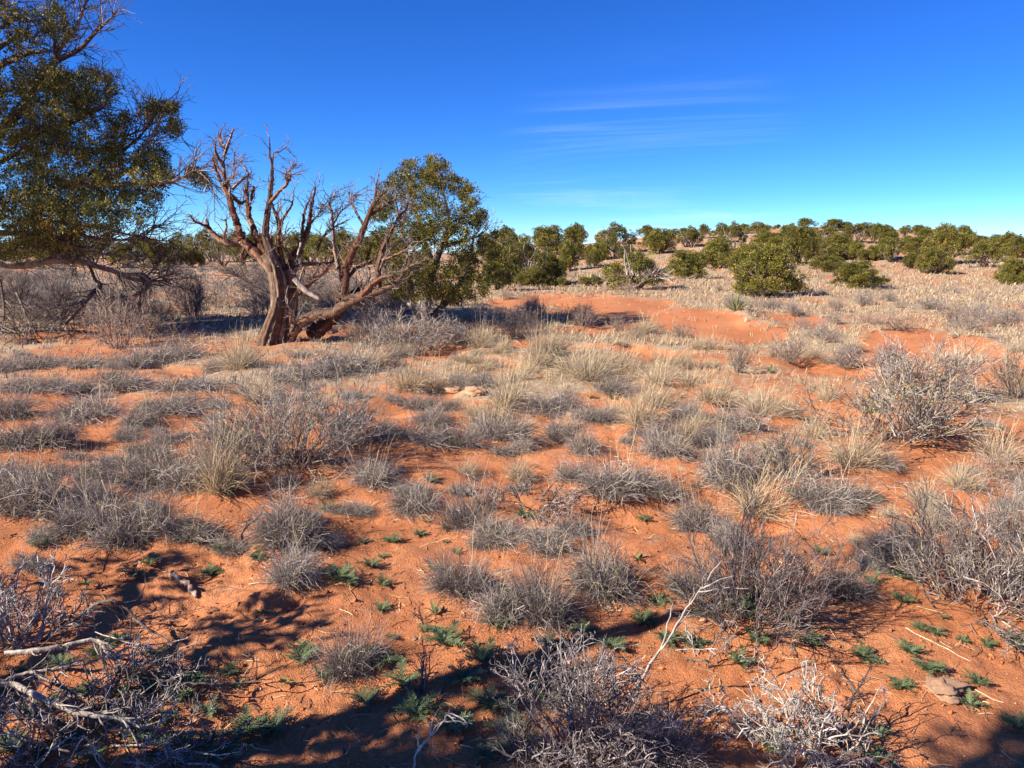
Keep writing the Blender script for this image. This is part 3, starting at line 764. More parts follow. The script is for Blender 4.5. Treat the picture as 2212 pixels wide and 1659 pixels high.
LIMB = [L_((640,960,44),(560,870,42),(490,780,40),(420,745,36),(330,745,30),(250,700,24),(208,645,18),(200,600,10)),
 L_((215,650,14),(190,635,11),(130,610,8),(95,570,4)),
 L_((560,860,38),(450,745,34),(400,650,30),(370,560,26),(340,450,22),(300,380,17),(265,300,12),(240,230,8),(235,205,4)),
 L_((340,450,16),(320,350,13),(310,270,10),(310,200,7),(318,165,3)), L_((338,430,16),(410,490,14),(450,480,8)),
 L_((365,405,12),(440,330,10),(465,310,8),(440,270,6),(385,200,4)), L_((365,355,7),(377,280,5),(372,210,3)),
 L_((600,880,36),(530,750,30),(490,640,24),(462,560,19),(455,440,13),(465,320,6)), L_((470,540,14),(490,420,10),(502,390,7)),
 L_((650,910,40),(600,800,34),(570,680,28),(588,540,22),(605,400,16),(615,280,11),(600,180,7),(595,70,3)),
 L_((613,290,8),(625,180,6),(660,170,5),(705,140,3)), L_((600,490,14),(660,420,12),(710,370,9),(720,320,6),(790,310,3)), L_((708,372,7),(700,310,5),(750,270,3)),
 L_((690,950,30),(640,850,26),(605,760,22),(600,700,20)), L_((690,910,26),(662,780,21),(660,650,16),(632,560,12),(610,480,8)), L_((660,630,12),(690,580,10),(740,500,7),(750,440,4)),
 L_((715,940,34),(742,850,28),(800,760,23),(840,660,18),(855,560,14),(870,480,10),(890,390,6)), L_((798,765,14),(810,600,10),(830,520,8),(860,450,4)),
 L_((770,870,14),(800,740,12),(830,660,9),(910,560,6),(930,500,3)), L_((720,930,24),(830,882,18),(980,872,12),(1005,850,5)),
 L_((720,1050,28),(780,1060,26),(840,1010,20),(930,940,14),(980,880,8)),
 L_((680,1420,48),(720,1370,46),(760,1290,44),(830,1225,42),(940,1195,40),(1010,1180,40),(1080,1130,42),(1180,1085,36),(1290,1050,30),(1380,1010,22),(1450,930,14),(1520,870,6)),
 L_((860,1330,60),(940,1260,58),(1010,1190,54),(1090,1110,44),(1170,1040,34)),
 L_((1075,1110,38),(1078,960,36),(1092,880,34),(1130,780,30),(1180,690,25),(1220,580,19),(1260,500,14),(1320,420,5)),
 L_((1195,640,12),(1140,540,9),(1110,470,6),(1140,440,3)), L_((1240,570,13),(1340,500,9),(1372,480,3)),
 L_((1285,1045,28),(1282,920,24),(1312,790,19),(1362,680,13),(1392,620,10),(1415,590,4)), L_((1080,1060,24),(1022,850,20),(1000,700,16),(990,560,11),(970,500,8),(1020,420,3)),
 L_((1180,1080,24),(1300,970,16),(1390,950,6)), L_((1300,860,14),(1400,820,10),(1505,765,4)), L_((1060,1000,18),(1180,880,13),(1300,840,9),(1430,720,3)),
 L_((900,790,12),(940,700,9),(1000,650,7),(1090,600,3)), L_((990,640,10),(1040,560,7),(1100,500,3)), L_((440,760,14),(420,850,10),(510,780,5))]
REG = []
for k, p in enumerate(TRUNK):
    P, R = limb3(p, TD + (0, 0.12, -0.1)[k], 0.05, c2, 0.03, rd)
    REG += [(*proj(*q_)[:2], proj(*q_)[2]) for q_ in P]
    solid_limb('trunk', P, R * 0.95, rd, M_DEAD, dead, GRB if k != 1 else RED, 30, 0.2)
for k, p in enumerate(LIMB):
    P, R = limb3(p, TD, rd.uniform(-0.7, 0.7), c2, 0.10, rd, REG)
    P = P + 0.004 * rd.normal(size=P.shape); R = R * 0.78 * (1 + 0.05 * rd.normal(size=R.shape))
    pale = k in (5, 18, 27)
    o = solid_limb('limb', P, R, rd, M_DEAD, dead, (RED if k % 3 else GRB) if not pale else GRB + PALE, 14, 0.2)
    Ln = float(np.linalg.norm(np.diff(P, axis=0), axis=1).sum())
    limb_twigs(P, R, rd, o, max(8, int(Ln * (8 if k < 18 else 15))), 0.34 if k < 18 else 0.5, PALE[1:] + [(0.20, 0.11, 0.08), (0.12, 0.07, 0.05)], M_DEAD, 0.05, 0.24, 0.0085, 3)
src = [p for p in LIMB if len(p) >= 5]
for k in range(22):                                                   # the tangle of lesser limbs
    p = src[int(rd.integers(len(src)))]; j = int(rd.integers(1, len(p) - 1)); a0, b0, r0_ = p[j]
    dxx, dyy = rd.uniform(-60, 110), -rd.uniform(60, 190)
    pts = [(a0, b0, min(r0_ * 0.8, 5)), (a0 + dxx * 0.3 + rd.uniform(-15, 15), b0 + dyy * 0.3, 3.2), (a0 + dxx * 0.7 + rd.uniform(-22, 22), b0 + dyy * 0.65, 2.2), (a0 + dxx, b0 + dyy, 1)]
    P, R = limb3(pts, TD, rd.uniform(-0.8, 0.8), c2, 0.12, rd, REG)
    o = solid_limb('limb', P, R, rd, M_DEAD, dead, GRB + RED[:2] + PALE[:1], 7, 0.15)
    limb_twigs(P, R, rd, o, 9, 0.32, PALE[1:] + [(0.20, 0.11, 0.08), (0.12, 0.07, 0.05)], M_DEAD, 0.05, 0.24, 0.008, 3)
P, R = limb3(L_((755,975,20),(830,1050,19),(920,1105,12)), TD - 0.25, 0, c2, 0.02, rd)
solid_limb('limb', P, R, rd, M_DEAD, dead, [(0.42, 0.34, 0.27), (0.28, 0.20, 0.15)], 8, 0.2)['label'] = 'bleached pale broken limb'
# thin brush left of the trunk, its shade put into the dark colour, ragged bark strips
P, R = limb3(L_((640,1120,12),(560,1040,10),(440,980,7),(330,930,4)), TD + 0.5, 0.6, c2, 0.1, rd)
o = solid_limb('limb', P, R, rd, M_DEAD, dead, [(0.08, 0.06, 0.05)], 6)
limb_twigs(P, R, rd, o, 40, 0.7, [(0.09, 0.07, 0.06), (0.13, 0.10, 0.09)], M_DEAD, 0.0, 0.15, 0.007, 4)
tag(dead, 'gnarled dead juniper with bare red brown limbs and split leaning trunk', 'dead tree')
mark('the dead tree', 588, 742)

# --- the round juniper beside it
xj, yj, TJ = groundpt(915, 700)
jun = empty('juniper_tree')
rj = np.random.default_rng(88)
for p in [L_((1580,1260,34),(1590,1120,30),(1610,980,26),(1650,850,22),(1700,730,18),(1730,600,12),(1700,450,7),(1650,300,4)),
          L_((1540,1240,26),(1500,1100,22),(1480,950,18),(1460,800,14),(1430,640,9),(1400,500,5)),
          L_((1600,1240,24),(1700,1130,20),(1800,1000,16),(1860,860,11),(1890,700,6)), L_((1640,880,16),(1580,740,12),(1540,600,9),(1480,420,5)),
          L_((1700,740,12),(1780,640,9),(1830,520,5)), L_((1560,1200,16),(1460,1120,12),(1360,1060,6)), L_((1720,760,12),(1850,720,9),(1960,690,4))]:
    P, R = limb3(p, TJ, rj.uniform(-0.8, 0.6), c2, 0.15, rj)
    o = solid_limb('limb', P, R, rj, M_BARK, jun, BARKC + PALE[:2], 8)
    limb_twigs(P, R, rj, o, 26, 0.6, PALE, M_BARK, 0.04, 0.2, 0.009, 3)
mb = MB(); bl = []
for a, b, rx, ry in [(1640,235,55,45),(1690,320,100,75),(1620,300,60,60),(1490,290,80,70),(1420,340,60,50),(1560,420,170,100),(1370,440,110,70),(1800,400,90,55),(1870,430,75,60),(1290,560,85,55),(1330,500,80,60),
    (1600,560,190,95),(1840,560,90,90),(1910,610,55,70),(1450,680,180,85),(1720,680,170,80),(1480,800,160,80),(1800,800,120,60),(1500,920,170,100),(1840,900,110,100),(1880,1020,100,90),(1660,960,170,100),(1650,1070,190,70),
    (2030,880,75,90),(2050,960,60,60),(1400,1000,90,70),(1420,1070,60,40),(1960,760,55,50),(2010,700,25,20),(1300,700,60,50),(1340,800,60,60),(1760,1090,120,50),(1580,700,100,70)]:
    vx, vy = c2(a, b); m = mpp(TJ) * k_
    hw = 1.25 * (1 - 0.35 * abs(a - 1640) / 400)
    for s_ in range(3):
        t = TJ + (-0.75, 0.0, 0.75)[s_] * hw + rj.uniform(-0.15, 0.15)
        c = at_depth(vx + rj.uniform(-8, 8), vy + rj.uniform(-6, 6), t)
        bl.append((c, (rx * m * 0.9, rx * m * 0.9, ry * m * 0.9), int(5 + rx * ry / (250 if s_ == 0 else 520))))
crown(mb, rj, bl, 0.075, 32, 0.050, 0.0100, shell=0.5)
mb.obj('crown', M_JUN, jun)
tag(jun, 'rounded green juniper standing right behind the bare dead tree', 'juniper')
mark('the round juniper', 915, 690)

# --- the big juniper at the left edge
TL = 14.6
lt = empty('juniper_tree')
rl = np.random.default_rng(99)
c1 = lambda a, b: (a * 0.25, b * 0.25)
c5 = lambda a, b: (a * 0.25, 378 + b * 0.25)
def Lq(*p): return [(a, b, r * 0.25) for a, b, r in p]
gx, gy, gz = at_depth(-150, 560, TL); base = np.array((gx, gy, seat(gx, gy) - 0.1))
tp = np.array([base, base + (0.1, 0, 0.9), base + (0.35, 0.1, 1.8), at_depth(-30, 330, TL), at_depth(40, 240, TL)])
TPc = crom(np.concatenate([tp, np.array([[0.25], [0.2], [0.17], [0.12], [0.08]])], 1), 6)
solid_limb('trunk', TPc[:, :3], TPc[:, 3], rl, M_BARK, lt, BARKC, 14, 0.2)
LL = [(c1, Lq((180,980,40),(300,760,36),(470,540,32),(520,400,26),(640,260,20),(700,130,15),(755,-20,9))), (c1, Lq((470,540,22),(680,430,19),(800,310,14),(900,210,10),(1000,115,4))),
 (c1, Lq((-60,580,34),(120,510,28),(250,460,20),(420,440,10))), (c1, Lq((-40,430,24),(100,340,18),(240,250,8))), (c1, Lq((480,520,20),(480,350,16),(440,200,10),(455,20,5))),
 (c1, Lq((100,1200,36),(330,1130,34),(600,1050,28),(760,970,22),(900,900,14),(925,700,6))), (c1, Lq((500,1600,30),(850,1560,26),(1100,1480,22),(1200,1350,18),(1290,1200,14),(1380,1050,10),(1405,910,5))),
 (c1, Lq((1040,1320,12),(1200,1190,10),(1310,1070,6),(1480,1050,3))), (c1, Lq((1050,1270,13),(1090,1180,10),(1260,1100,6),(1180,960,3))), (c1, Lq((600,1620,24),(900,1600,20),(1300,1580,15),(1550,1550,11),(1700,1470,7),(1795,1570,4))),
 (c1, Lq((560,0,14),(590,-60,8))), (c1, Lq((-60,100,16),(60,60,10),(160,10,4))), (c1, Lq((-60,260,14),(80,200,9),(180,120,4))), (c1, Lq((0,1400,22),(150,1330,18),(300,1280,10))),
 (c5, Lq((-300,700,44),(0,760,34),(200,780,30),(450,740,28),(700,750,26),(850,790,24),(1000,835,20),(1120,890,16),(1300,915,11),(1495,905,4))),
 (c5, Lq((1090,860,14),(1200,862,22),(1262,880,24),(1283,940,22),(1240,1000,18),(1150,1045,12))), (c5, Lq((1265,880,9),(1330,810,8),(1440,690,3))),
 (c5, Lq((770,770,12),(820,900,14),(870,950,16),(800,1020,18),(680,1160,16),(560,1290,12))), (c5, Lq((100,640,26),(300,640,22),(600,520,18),(900,560,14),(1200,560,9),(1500,570,3))),
 (c5, Lq((0,500,24),(350,520,20),(700,640,14),(1000,700,9),(1250,720,4))), (c5, Lq((200,400,22),(600,420,18),(900,460,13),(1200,530,7),(1340,440,3))), (c5, Lq((560,460,9),(590,560,9),(640,640,7),(690,740,4))),
 (c5, Lq((0,900,10),(30,1100,10),(35,1260,9))), (c5, Lq((140,1020,8),(220,1200,9),(280,1350,9))), (c5, Lq((0,1300,26),(60,1340,22),(140,1360,8)))]
REGL = []; lqs = []
for k, (cf, p) in enumerate(LL):
    P, R = limb3(p, TL + (rl.uniform(-0.5, 0.5) if k < 14 else rl.uniform(-0.15, 0.15)), rl.uniform(-0.8, 0.5), cf, 0.15, rl, REGL)
    o = solid_limb('limb', P, R, rl, M_BARK, lt, BARKC + ([PALE[2]] if k % 2 else [PALE[1]]), 8, 0.16)
    Ln = float(np.linalg.norm(np.diff(P, axis=0), axis=1).sum())
    lqs.append(limb_twigs(P, R, rl, o, int(Ln * 13) + 4, 0.8, PALE[1:] + [(0.10, 0.075, 0.06)] * 4, M_BARK, 0.0 if k > 13 else 0.03, 0.16, 0.0105, 4))
mb = MB(); bl = []
for a, b, rx, ry, dn in [(35,48,28,20,.7),(65,35,16,18,.6),(115,28,28,24,.9),(110,65,45,26,.7),(60,95,45,35,.5),(145,70,30,30,.5),(205,25,14,8,.4),(95,160,55,28,1.1),(45,190,55,45,1.1),(130,190,55,45,1.2),(195,165,30,22,1),(175,205,40,35,1),(240,175,18,22,.8),(225,205,28,30,.8),
    (90,255,85,45,1.3),(190,245,45,45,1),(60,320,65,55,1.2),(150,320,75,38,1.2),(250,300,28,42,1.2),(245,340,26,35,1.2),(215,350,50,36,1),(335,240,28,20,1.9),(365,235,14,16,1.9),(378,270,13,16,1.9),(272,262,14,18,1.3299999999999998),(350,290,14,22,.5),(320,345,42,30,1.71),(330,388,44,18,1.9),(350,365,20,25,.8),
    (430,385,20,16,1.71),(412,372,12,12,1.3299999999999998),(100,395,95,45,1.4),(220,405,70,38,1.3),(60,455,80,50,1.5),(170,450,80,35,1.3),(300,425,40,36,.8),(330,440,22,28,.7),(250,460,60,30,.9),(100,510,95,32,1.2),(200,500,60,25,.8),(20,540,60,30,1),(-60,200,60,120,1),(-70,400,70,120,1)]:
    m = mpp(TL); hw = 0.9
    for s_ in range(3):
        t = TL + (-0.7, 0.05, 0.8)[s_] * hw * (0.5 + min(1, rx / 60)) + rl.uniform(-0.2, 0.2)
        c = at_depth(a + rl.uniform(-6, 6), b + rl.uniform(-5, 5), t)
        bl.append((c, (rx * m, rx * m, ry * m), int((3 + rx * ry / 72) * dn)))
crown(mb, rl, bl, 0.095, 32, 0.062, 0.0105, shell=0.15, wts=(1.6, 4, 0.7, 5, 0.3))  # darker green mix paints the tree's backlit shade into its leaves
mb.obj('crown', M_JUN, lt)
# unseen crown mass added out of frame, to block sun from the visible tree
mb = MB(); bl = []
for a, b in [(x_, y_) for x_ in (-90, -180, -270, -360) for y_ in (-120, -10, 100, 210, 320, 430)]:
    for dt in (-2.0, -0.9, 0.3):
        bl.append((at_depth(a + rl.uniform(-40, 40), b + rl.uniform(-40, 40), TL + dt + rl.uniform(-0.3, 0.3)), (0.6, 0.55, 0.5), 26))
crown(mb, rl, bl, 0.12, 14, 0.10, 0.03, shell=0.1, wts=(1.6, 4, 0.7, 5, 0.3))  # same shade-darkened green mix as the visible crown
mb.obj('crown', M_JUN, lt)
tag(lt, 'large shaggy juniper with drooping lower limbs at the left edge', 'juniper')
mark('the large left juniper', 60, 740)

# --- the juniper out of the picture on the left whose shade lies over the foreground
SX, SY = -3.25, 1.06
sh = empty('juniper_tree', (SX, SY, seat(SX, SY) - 0.05))
rs = np.random.default_rng(123)
for p in ([(0,0,0,.12),(-.05,.02,1.0,.09),(.03,0,2.0,.065),(-.03,.03,2.9,.05),(.02,0,3.5,.03),(.03,.03,4.0,.015)], [(-.03,.02,1.1,.07),(-.3,.7,1.3,.05),(-.65,1.5,1.55,.02)], [(0,0,1.3,.06),(.05,.45,1.45,.04),(.05,.9,1.55,.02)],
          [(0,0,1.5,.07),(0,-.3,2.0,.05),(.0,-.7,2.7,.04),(.05,-1.2,3.3,.02)], [(0,0,1.2,.08),(-.6,-.8,1.9,.06),(-1,-1.6,2.6,.03)], [(0,0,1.9,.05),(-.6,-.3,2.4,.03),(-1.1,-.7,2.9,.02)]):
    q = crom(np.array(p), 5)
    o = solid_limb('limb', q[:, :3], q[:, 3], rs, M_BARK, sh, BARKC, 8)
    limb_twigs(q[:, :3], q[:, 3], rs, o, 9, 0.4, PALE, M_BARK, 0.02, 0.2, 0.010, 3)
mb = MB()
crown(mb, rs, [((-.65,1.45,1.55),(.35,.28,.08),6),((.05,.9,1.55),(.3,.25,.12),7),((.05,-.5,2.25),(.3,.22,.25),12),((.1,-.25,1.85),(.25,.2,.2),7),((.3,-1.3,3.4),(.2,.2,.22),22),((.05,-.1,2.3),(.25,.15,.25),9),
               ((-.5,-1.8,2.5),(.8,.6,.6),60),((-1.3,-1.2,2.4),(.6,.5,.5),40),((0,0,3.85),(.2,.2,.3),5),((-1.2,-1.7,2.2),(.7,.7,.6),50)], 0.12, 34, 0.09, 0.018, shell=0.2)
mb.obj('crown', M_JUN, sh)
tag(sh, 'juniper beyond the left edge casting shade over the foreground sand', 'juniper')

# ------------------------------------------------------------------ weeds: rosettes of lobed leaves
def weed_leaf(seed, L=0.12, lobes=8):
    lobes += 3
    rng = np.random.default_rng(seed); mb = MB()
    t = np.linspace(0.02, 1, lobes + 2); x = L * t; z = 0.022 * L / 0.12 * np.sin(t * 2.6)
    wv = 0.0045
    V = []; Fq = []
    for k in range(lobes + 2):
        w_ = wv * (1.1 - 0.8 * t[k]); V += [(x[k], -w_, z[k]), (x[k], w_, z[k])]
    for k in range(lobes + 1): Fq.append((2 * k, 2 * k + 2, 2 * k + 3, 2 * k + 1))
    for k in range(1, lobes + 1):
        for s_ in (-1, 1):
            ll = L * 0.20 * math.sin(math.pi * min(1, 0.25 + 0.72 * t[k])) * rng.uniform(0.8, 1.2)
            b0 = len(V); fw = ll * 0.45; zz_ = z[k] + rng.uniform(-0.2, 0.5) * ll
            hw = L / lobes * 0.30
            V += [(x[k] - hw, s_ * wv * 0.5, z[k]), (x[k] + hw, s_ * wv * 0.5, z[k]), (x[k] + fw + hw * 1.1, s_ * ll * 0.75, zz_ ), (x[k] + fw * 1.1, s_ * ll, zz_), (x[k] + fw - hw * 1.0, s_ * ll * 0.7, zz_)]
            Fq.append((b0, b0 + 1, b0 + 2, b0 + 3)); Fq.append((b0, b0 + 3, b0 + 4, b0 + 4))
    quads = [f for f in Fq if len(set(f)) == 4]; tris = [f[:3] for f in Fq if len(set(f)) == 3]
    nv = len(V)
    g = np.array((0.125, 0.165, 0.075)) * rng.uniform(0.85, 1.15)
    col = g * (1 + 0.15 * rng.normal(size=(nv, 1)))
    mb.add(V, np.array(quads), np.clip(col, 0.01, 1)); mb.F.append(np.array(tris))
    return mb.mesh('leaf', M_LEAF)
WLEAF = [weed_leaf(300 + k, 0.12, 7 + k) for k in range(4)]
def simple_leaf(seed):
    mb = MB(); L = 0.1; t = np.linspace(0, 1, 6); w = 0.014 * np.sin(np.pi * (0.12 + 0.85 * t)); z = 0.04 * np.sin(t * 2.2)
    V = np.concatenate([np.stack([L * t, -w, z + 0.004], 1), np.stack([L * t, 0 * w, z], 1), np.stack([L * t, w, z + 0.004], 1)])
    F_ = [(a, a + 1, a + 7, a + 6) for a in range(5)] + [(a + 6, a + 7, a + 13, a + 12) for a in range(5)]
    mb.add(V, np.array(F_), (0.15, 0.20, 0.07)); return mb.mesh('leaf', M_LEAF)
SLEAF = simple_leaf(1)
WEEDS = [(1863,1427,85,1),(1965,1413,70,1),(2003,1450,80,1),(1948,1487,70,1),(2095,1526,70,1),(2112,1480,70,1),(2198,1400,90,1),(1989,1362,60,1),(2025,1372,50,1),(1945,1304,60,1),(2037,1341,30,1),(2081,1390,36,1),(2129,1398,50,1),
 (1883,1263,60,1),(1941,1253,70,1),(1900,1652,90,1),(2198,1575,80,1),(1890,1588,70,1),(1675,1625,80,1),(1774,1198,50,1),(1600,1340,110,1),(1530,1335,90,1),(1700,1360,90,1),(1640,1400,80,1),(1600,1440,70,1),
 (250,1390,80,1),(330,1420,70,1),(385,1512,90,1),(492,1458,60,1),(515,1485,50,0),(622,1482,55,0),(650,1427,100,1),(563,1328,36,1),(530,1585,120,1),(590,1580,110,1),(450,1540,80,1),(190,1270,60,0),(290,1246,80,1),(325,1222,60,1),
 (455,1243,70,1),(557,1215,60,1),(485,1191,70,1),(145,1160,50,0),(85,1190,60,1),(732,1253,90,1),(705,1106,60,1),(150,1598,70,1),(60,1547,80,1),(30,1625,110,1),(375,1628,110,1),(260,1500,60,1),(130,1440,70,1),(40,1460,80,1),
 (750,1262,70,1),(800,1226,60,1),(826,1264,50,1),(825,1320,50,1),(785,1176,36,1),(826,1206,30,1),(845,1173,50,1),(905,1158,40,1),(963,1176,24,1),(918,1134,30,0),(962,1147,24,1),(1080,1178,50,0),(985,1198,30,1),(940,1330,60,0),
 (940,1238,60,0),(960,1390,110,1),(1040,1430,110,1),(1000,1470,100,1),(870,1480,110,1),(820,1440,90,1),(790,1520,100,1),(900,1545,130,1),(970,1575,110,1),(1060,1530,110,1),(1050,1640,110,1),(1090,1580,110,1),(1180,1530,110,0),(1140,1470,90,1),
 (1120,1340,90,1),(1070,1360,80,1),(1190,1400,90,1),(1260,1370,80,1),(1320,1400,80,1),(1390,1350,80,1),(1420,1310,70,1),(1440,1390,80,1),(845,1380,40,1),(915,1365,40,1),(1376,1212,50,0),(1390,1130,40,1),(700,1470,60,1),
 (395,1068,60,1),(498,1080,60,1),(820,1052,40,1),(930,1043,50,1),(1200,952,30,1),(1275,863,36,0),(1040,840,30,0),(1320,868,40,0),(1290,918,30,0),(1330,920,30,0),(1500,1060,40,1),(1720,1090,50,1),(1890,1085,50,1),(2010,1140,50,1),(1870,900,50,0),(2110,880,50,0),(1690,1040,40,1),(1930,965,50,1),
 (1665,806,40,0),(1470,860,30,0),(1250,1145,40,1),(1130,1118,60,1),(1860,1112,36,0),(1730,1165,24,0),(1950,1230,40,1),(2180,1290,70,1),(1180,1190,50,1)] + [(x_, y_, 75, 1) for x_, y_ in ((210,1420),(290,1470),(180,1500),(330,1490),(420,1480),(240,1560),(300,1590),(450,1610),(110,1530),(20,1500),(480,1640),(200,1640),(350,1560),(90,1640),(1560,1300),(1680,1300),(1500,1400),(1750,1400))]
for n, (vx, vy, w, lob) in enumerate(WEEDS):
    x, y, t = groundpt(vx, vy); s = mpp(t); z = seat(x, y)
    e = empty('leafy_weed', (x, y, z + 0.004), 0)
    sc = w * s / 0.215
    e.scale = (sc, sc, sc)
    nl = int(rg.integers(13, 20)) if lob else int(rg.integers(6, 10))
    for k in range(nl):
        o = link('leaf', WLEAF[int(rg.integers(4))] if lob else SLEAF, e)
        o.rotation_euler = (rg.uniform(-0.3, 0.3), -rg.uniform(0.0, 0.32) * (1 if k % 3 else 1.9), k * 2.4 + rg.uniform(-0.4, 0.4))
        f = rg.uniform(0.55, 1.1); o.scale = (f, f, f)
    tag(e, cat='weed', group='green weeds on the sand')
    PLACED.append((e, vx, vy, 'lobed leaf weed' if lob else 'plain leaf weed'))

# ------------------------------------------------------------------ sticks, brush, stones
rk = np.random.default_rng(41)
cL = lambda a, b: (a * 0.3418, 1092 + b * 0.3418)
def fallen(pts, conv, label, cols, lift=0.01, twn=8, twL=0.18, mat=M_DEAD, rise=None, name='fallen_branch', lm=None, tr=0.0035, S_=7):
    """a branch lying on the ground along view pixels; rise = height above the ground at each point"""
    out = []
    for k, (a, b, r) in enumerate(pts):
        vx, vy = conv(a, b); hh = (rise[k] if rise else 0) + lift
        # step up from the ground along the line of sight so the foot stays where it is seen
        p, t = G(vx, vy); 
        if hh > 0.012:
            d = ray(vx, vy); t = t + hh / d[2] ; p = CAMP + d * t
        out.append((*p, r * 0.72 * 0.3418 * mpp(t)))
    q = crom(np.array(out), 6); P, R = q[:, :3] + 0.0012 * rk.normal(size=(len(q), 3)), np.maximum(q[:, 3] * (1 + 0.06 * rk.normal(size=len(q))), 0.0016)
    g = height(P[:, 0], P[:, 1]); P[:, 2] = np.maximum(P[:, 2], g + R * 0.6)
    root = empty(name, tuple(P[0]))
    o = solid_limb('stick', P - P[0], R, rk, mat, root, cols, S_, 0.14)
    if twn:
        Q = limb_twigs(P - P[0], R, rk, root, twn, twL, cols, mat, 0.01, 0.25, tr, 2)
    tag(root, label, 'branch', 'fallen dead branches')
    vx, vy = conv(pts[0][0], pts[0][1])
    if lm: mark(lm, vx, vy)
    return root
GW = [(0.30, 0.245, 0.20), (0.20, 0.155, 0.125), (0.38, 0.32, 0.27)]
DK = [(0.10, 0.075, 0.065), (0.15, 0.115, 0.10), (0.07, 0.055, 0.05)]
WH = [(0.52, 0.46, 0.39), (0.40, 0.34, 0.28)]
fallen([(40,930,18),(200,920,24),(400,892,24),(600,850,20),(680,930,18),(760,965,15),(980,995,6)], cL, 'grey forked branch on top of the brush pile at lower left', GW, rise=[.12,.14,.15,.16,.12,.1,.06], twn=16, lm='the forked fallen branch')
fallen([(-40,1130,20),(100,1135,24),(300,1235,24),(560,1320,22),(750,1345,16),(900,1400,10),(1060,1420,4)], cL, 'thickest grey branch lying across the brush pile at lower left', GW, rise=[.12,.12,.12,.1,.08,.06,.04], twn=22, lm='the thickest fallen branch')
fallen([(10,1110,12),(160,1060,13),(300,1040,12),(620,985,6)], cL, 'straight grey branch between the two larger ones on the brush pile', GW, rise=[.1,.11,.12,.1], twn=10)
fallen([(220,1065,12),(450,1180,11),(600,1255,8),(680,1300,4)], cL, 'brownish branch slanting down through the brush pile', DK + GW[:1], rise=[.12,.1,.08,.05], twn=12)
fallen([(180,1240,16),(290,1330,15),(360,1420,10),(380,1560,5)], cL, 'short stout branch at the bottom of the brush pile', GW[:2] + DK[:1], rise=[.1,.08,.06,.03], twn=10)
fallen([(420,780,8),(560,650,11),(700,600,12),(800,650,12),(880,740,11),(1080,862,6)], cL, 'black arched branch rising behind the brush pile', DK, rise=[.02,.12,.18,.16,.1,.04], twn=7, lm='the black arched branch')
fallen([(600,800,4),(900,882,6),(1200,838,3)], cL, 'thin pale twig sticking out right of the brush pile', WH, rise=[.12,.08,.12], twn=4, twL=.1)
fallen([(1000,670,5),(1080,760,6),(1170,822,4)], cL, 'thin brown stick lying on bare sand above the brush pile', [(0.30, 0.18, 0.12)], twn=1)
fallen([(900,1085,5),(1100,1115,8),(1300,1128,8),(1550,1118,7),(1620,1100,4)], cL, 'dark straight stick lying right of the brush pile', DK, rise=[.05,.04,.05,.06,.08], twn=6, lm='the dark straight stick')
fallen([(1560,1130,5),(1550,1060,6),(1600,1000,7),(1590,955,6),(1530,945,3)], cL, 'small curled upright twig at the end of the dark stick', [(0.34, 0.24, 0.17), (0.22, 0.15, 0.11)], rise=[0,.06,.11,.15,.16], twn=4, twL=.07)
fallen([(530,1450,6),(480,1540,6),(430,1645,5)], cL, 'white bare stick leaning left in the brush pile', WH, rise=[.14,.08,.02], twn=2, twL=.08)
fallen([(530,1450,6),(600,1540,6),(665,1625,4)], cL, 'white bare stick leaning right in the brush pile', WH, rise=[.14,.08,.02], twn=2, twL=.08)
fallen([(1545,262,11),(1528,180,11),(1580,110,11),(1650,60,8),(1645,15,4)], cL, 'curved black stick standing up beside a grass tuft', DK, rise=[0,.07,.13,.18,.21], twn=3, twL=.06, lm='the curved black stick')
cR = lambda a, b: (1456 + a * 0.3418, 1092 + b * 0.3418)
cM = lambda a, b: (702 + a * 0.3418, 1092 + b * 0.3418)
fallen([(1880,1290,14),(2050,1010,13),(2150,880,11),(2230,740,9),(2350,560,6),(2420,470,3)], cM, 'pale leaning stick rising from the dark bush at bottom centre', WH + GW[:1], rise=[.02,.16,.24,.31,.42,.48], twn=7, twL=.2, lm='the pale leaning stick')
fallen([(10,912,6),(150,910,6),(300,908,5)], cR, 'short white twig lying level below the dark shrub', WH, rise=[.1,.1,.1], twn=1, twL=.05)
fallen([(560,1659,9),(580,1560,8),(640,1480,7),(720,1400,6),(790,1290,3)], cM, 'pale forked twig poking up at the bottom edge', WH, rise=[.01,.04,.08,.12,.17], twn=8, twL=.09)
fallen([(1540,250,10),(1560,480,8),(1590,600,5),(1640,660,3)], cR, 'dark crooked stick fallen from the right edge thicket', DK + GW[:1], twn=4)
fallen([(1330,410,6),(1530,360,10),(1800,320,8),(1950,330,5)], cR, 'dark low branch under the thicket at right', DK, rise=[.02,.04,.06,.08], twn=10)
fallen([(1460,780,4),(1600,850,5),(1760,930,4),(1880,990,2)], cR, 'long thin straw stem lying on sand at right', [(0.5, 0.4, 0.28)], twn=2)
fallen([(880,1500,8),(1000,1400,9),(1150,1480,6),(1200,1340,4)], cR, 'bleached stick at the foot of the thorny bush', WH, rise=[.01,.04,.03,.08], twn=3)
fallen([(1390,1160,10),(1480,1170,10),(1620,1195,5)], lambda a, b: (1458 + a * 0.3418, 648 + b * 0.3418), 'short brown log lying below the yellow leaved shrub', [(0.26, 0.15, 0.10), (0.18, 0.11, 0.08)], twn=2)
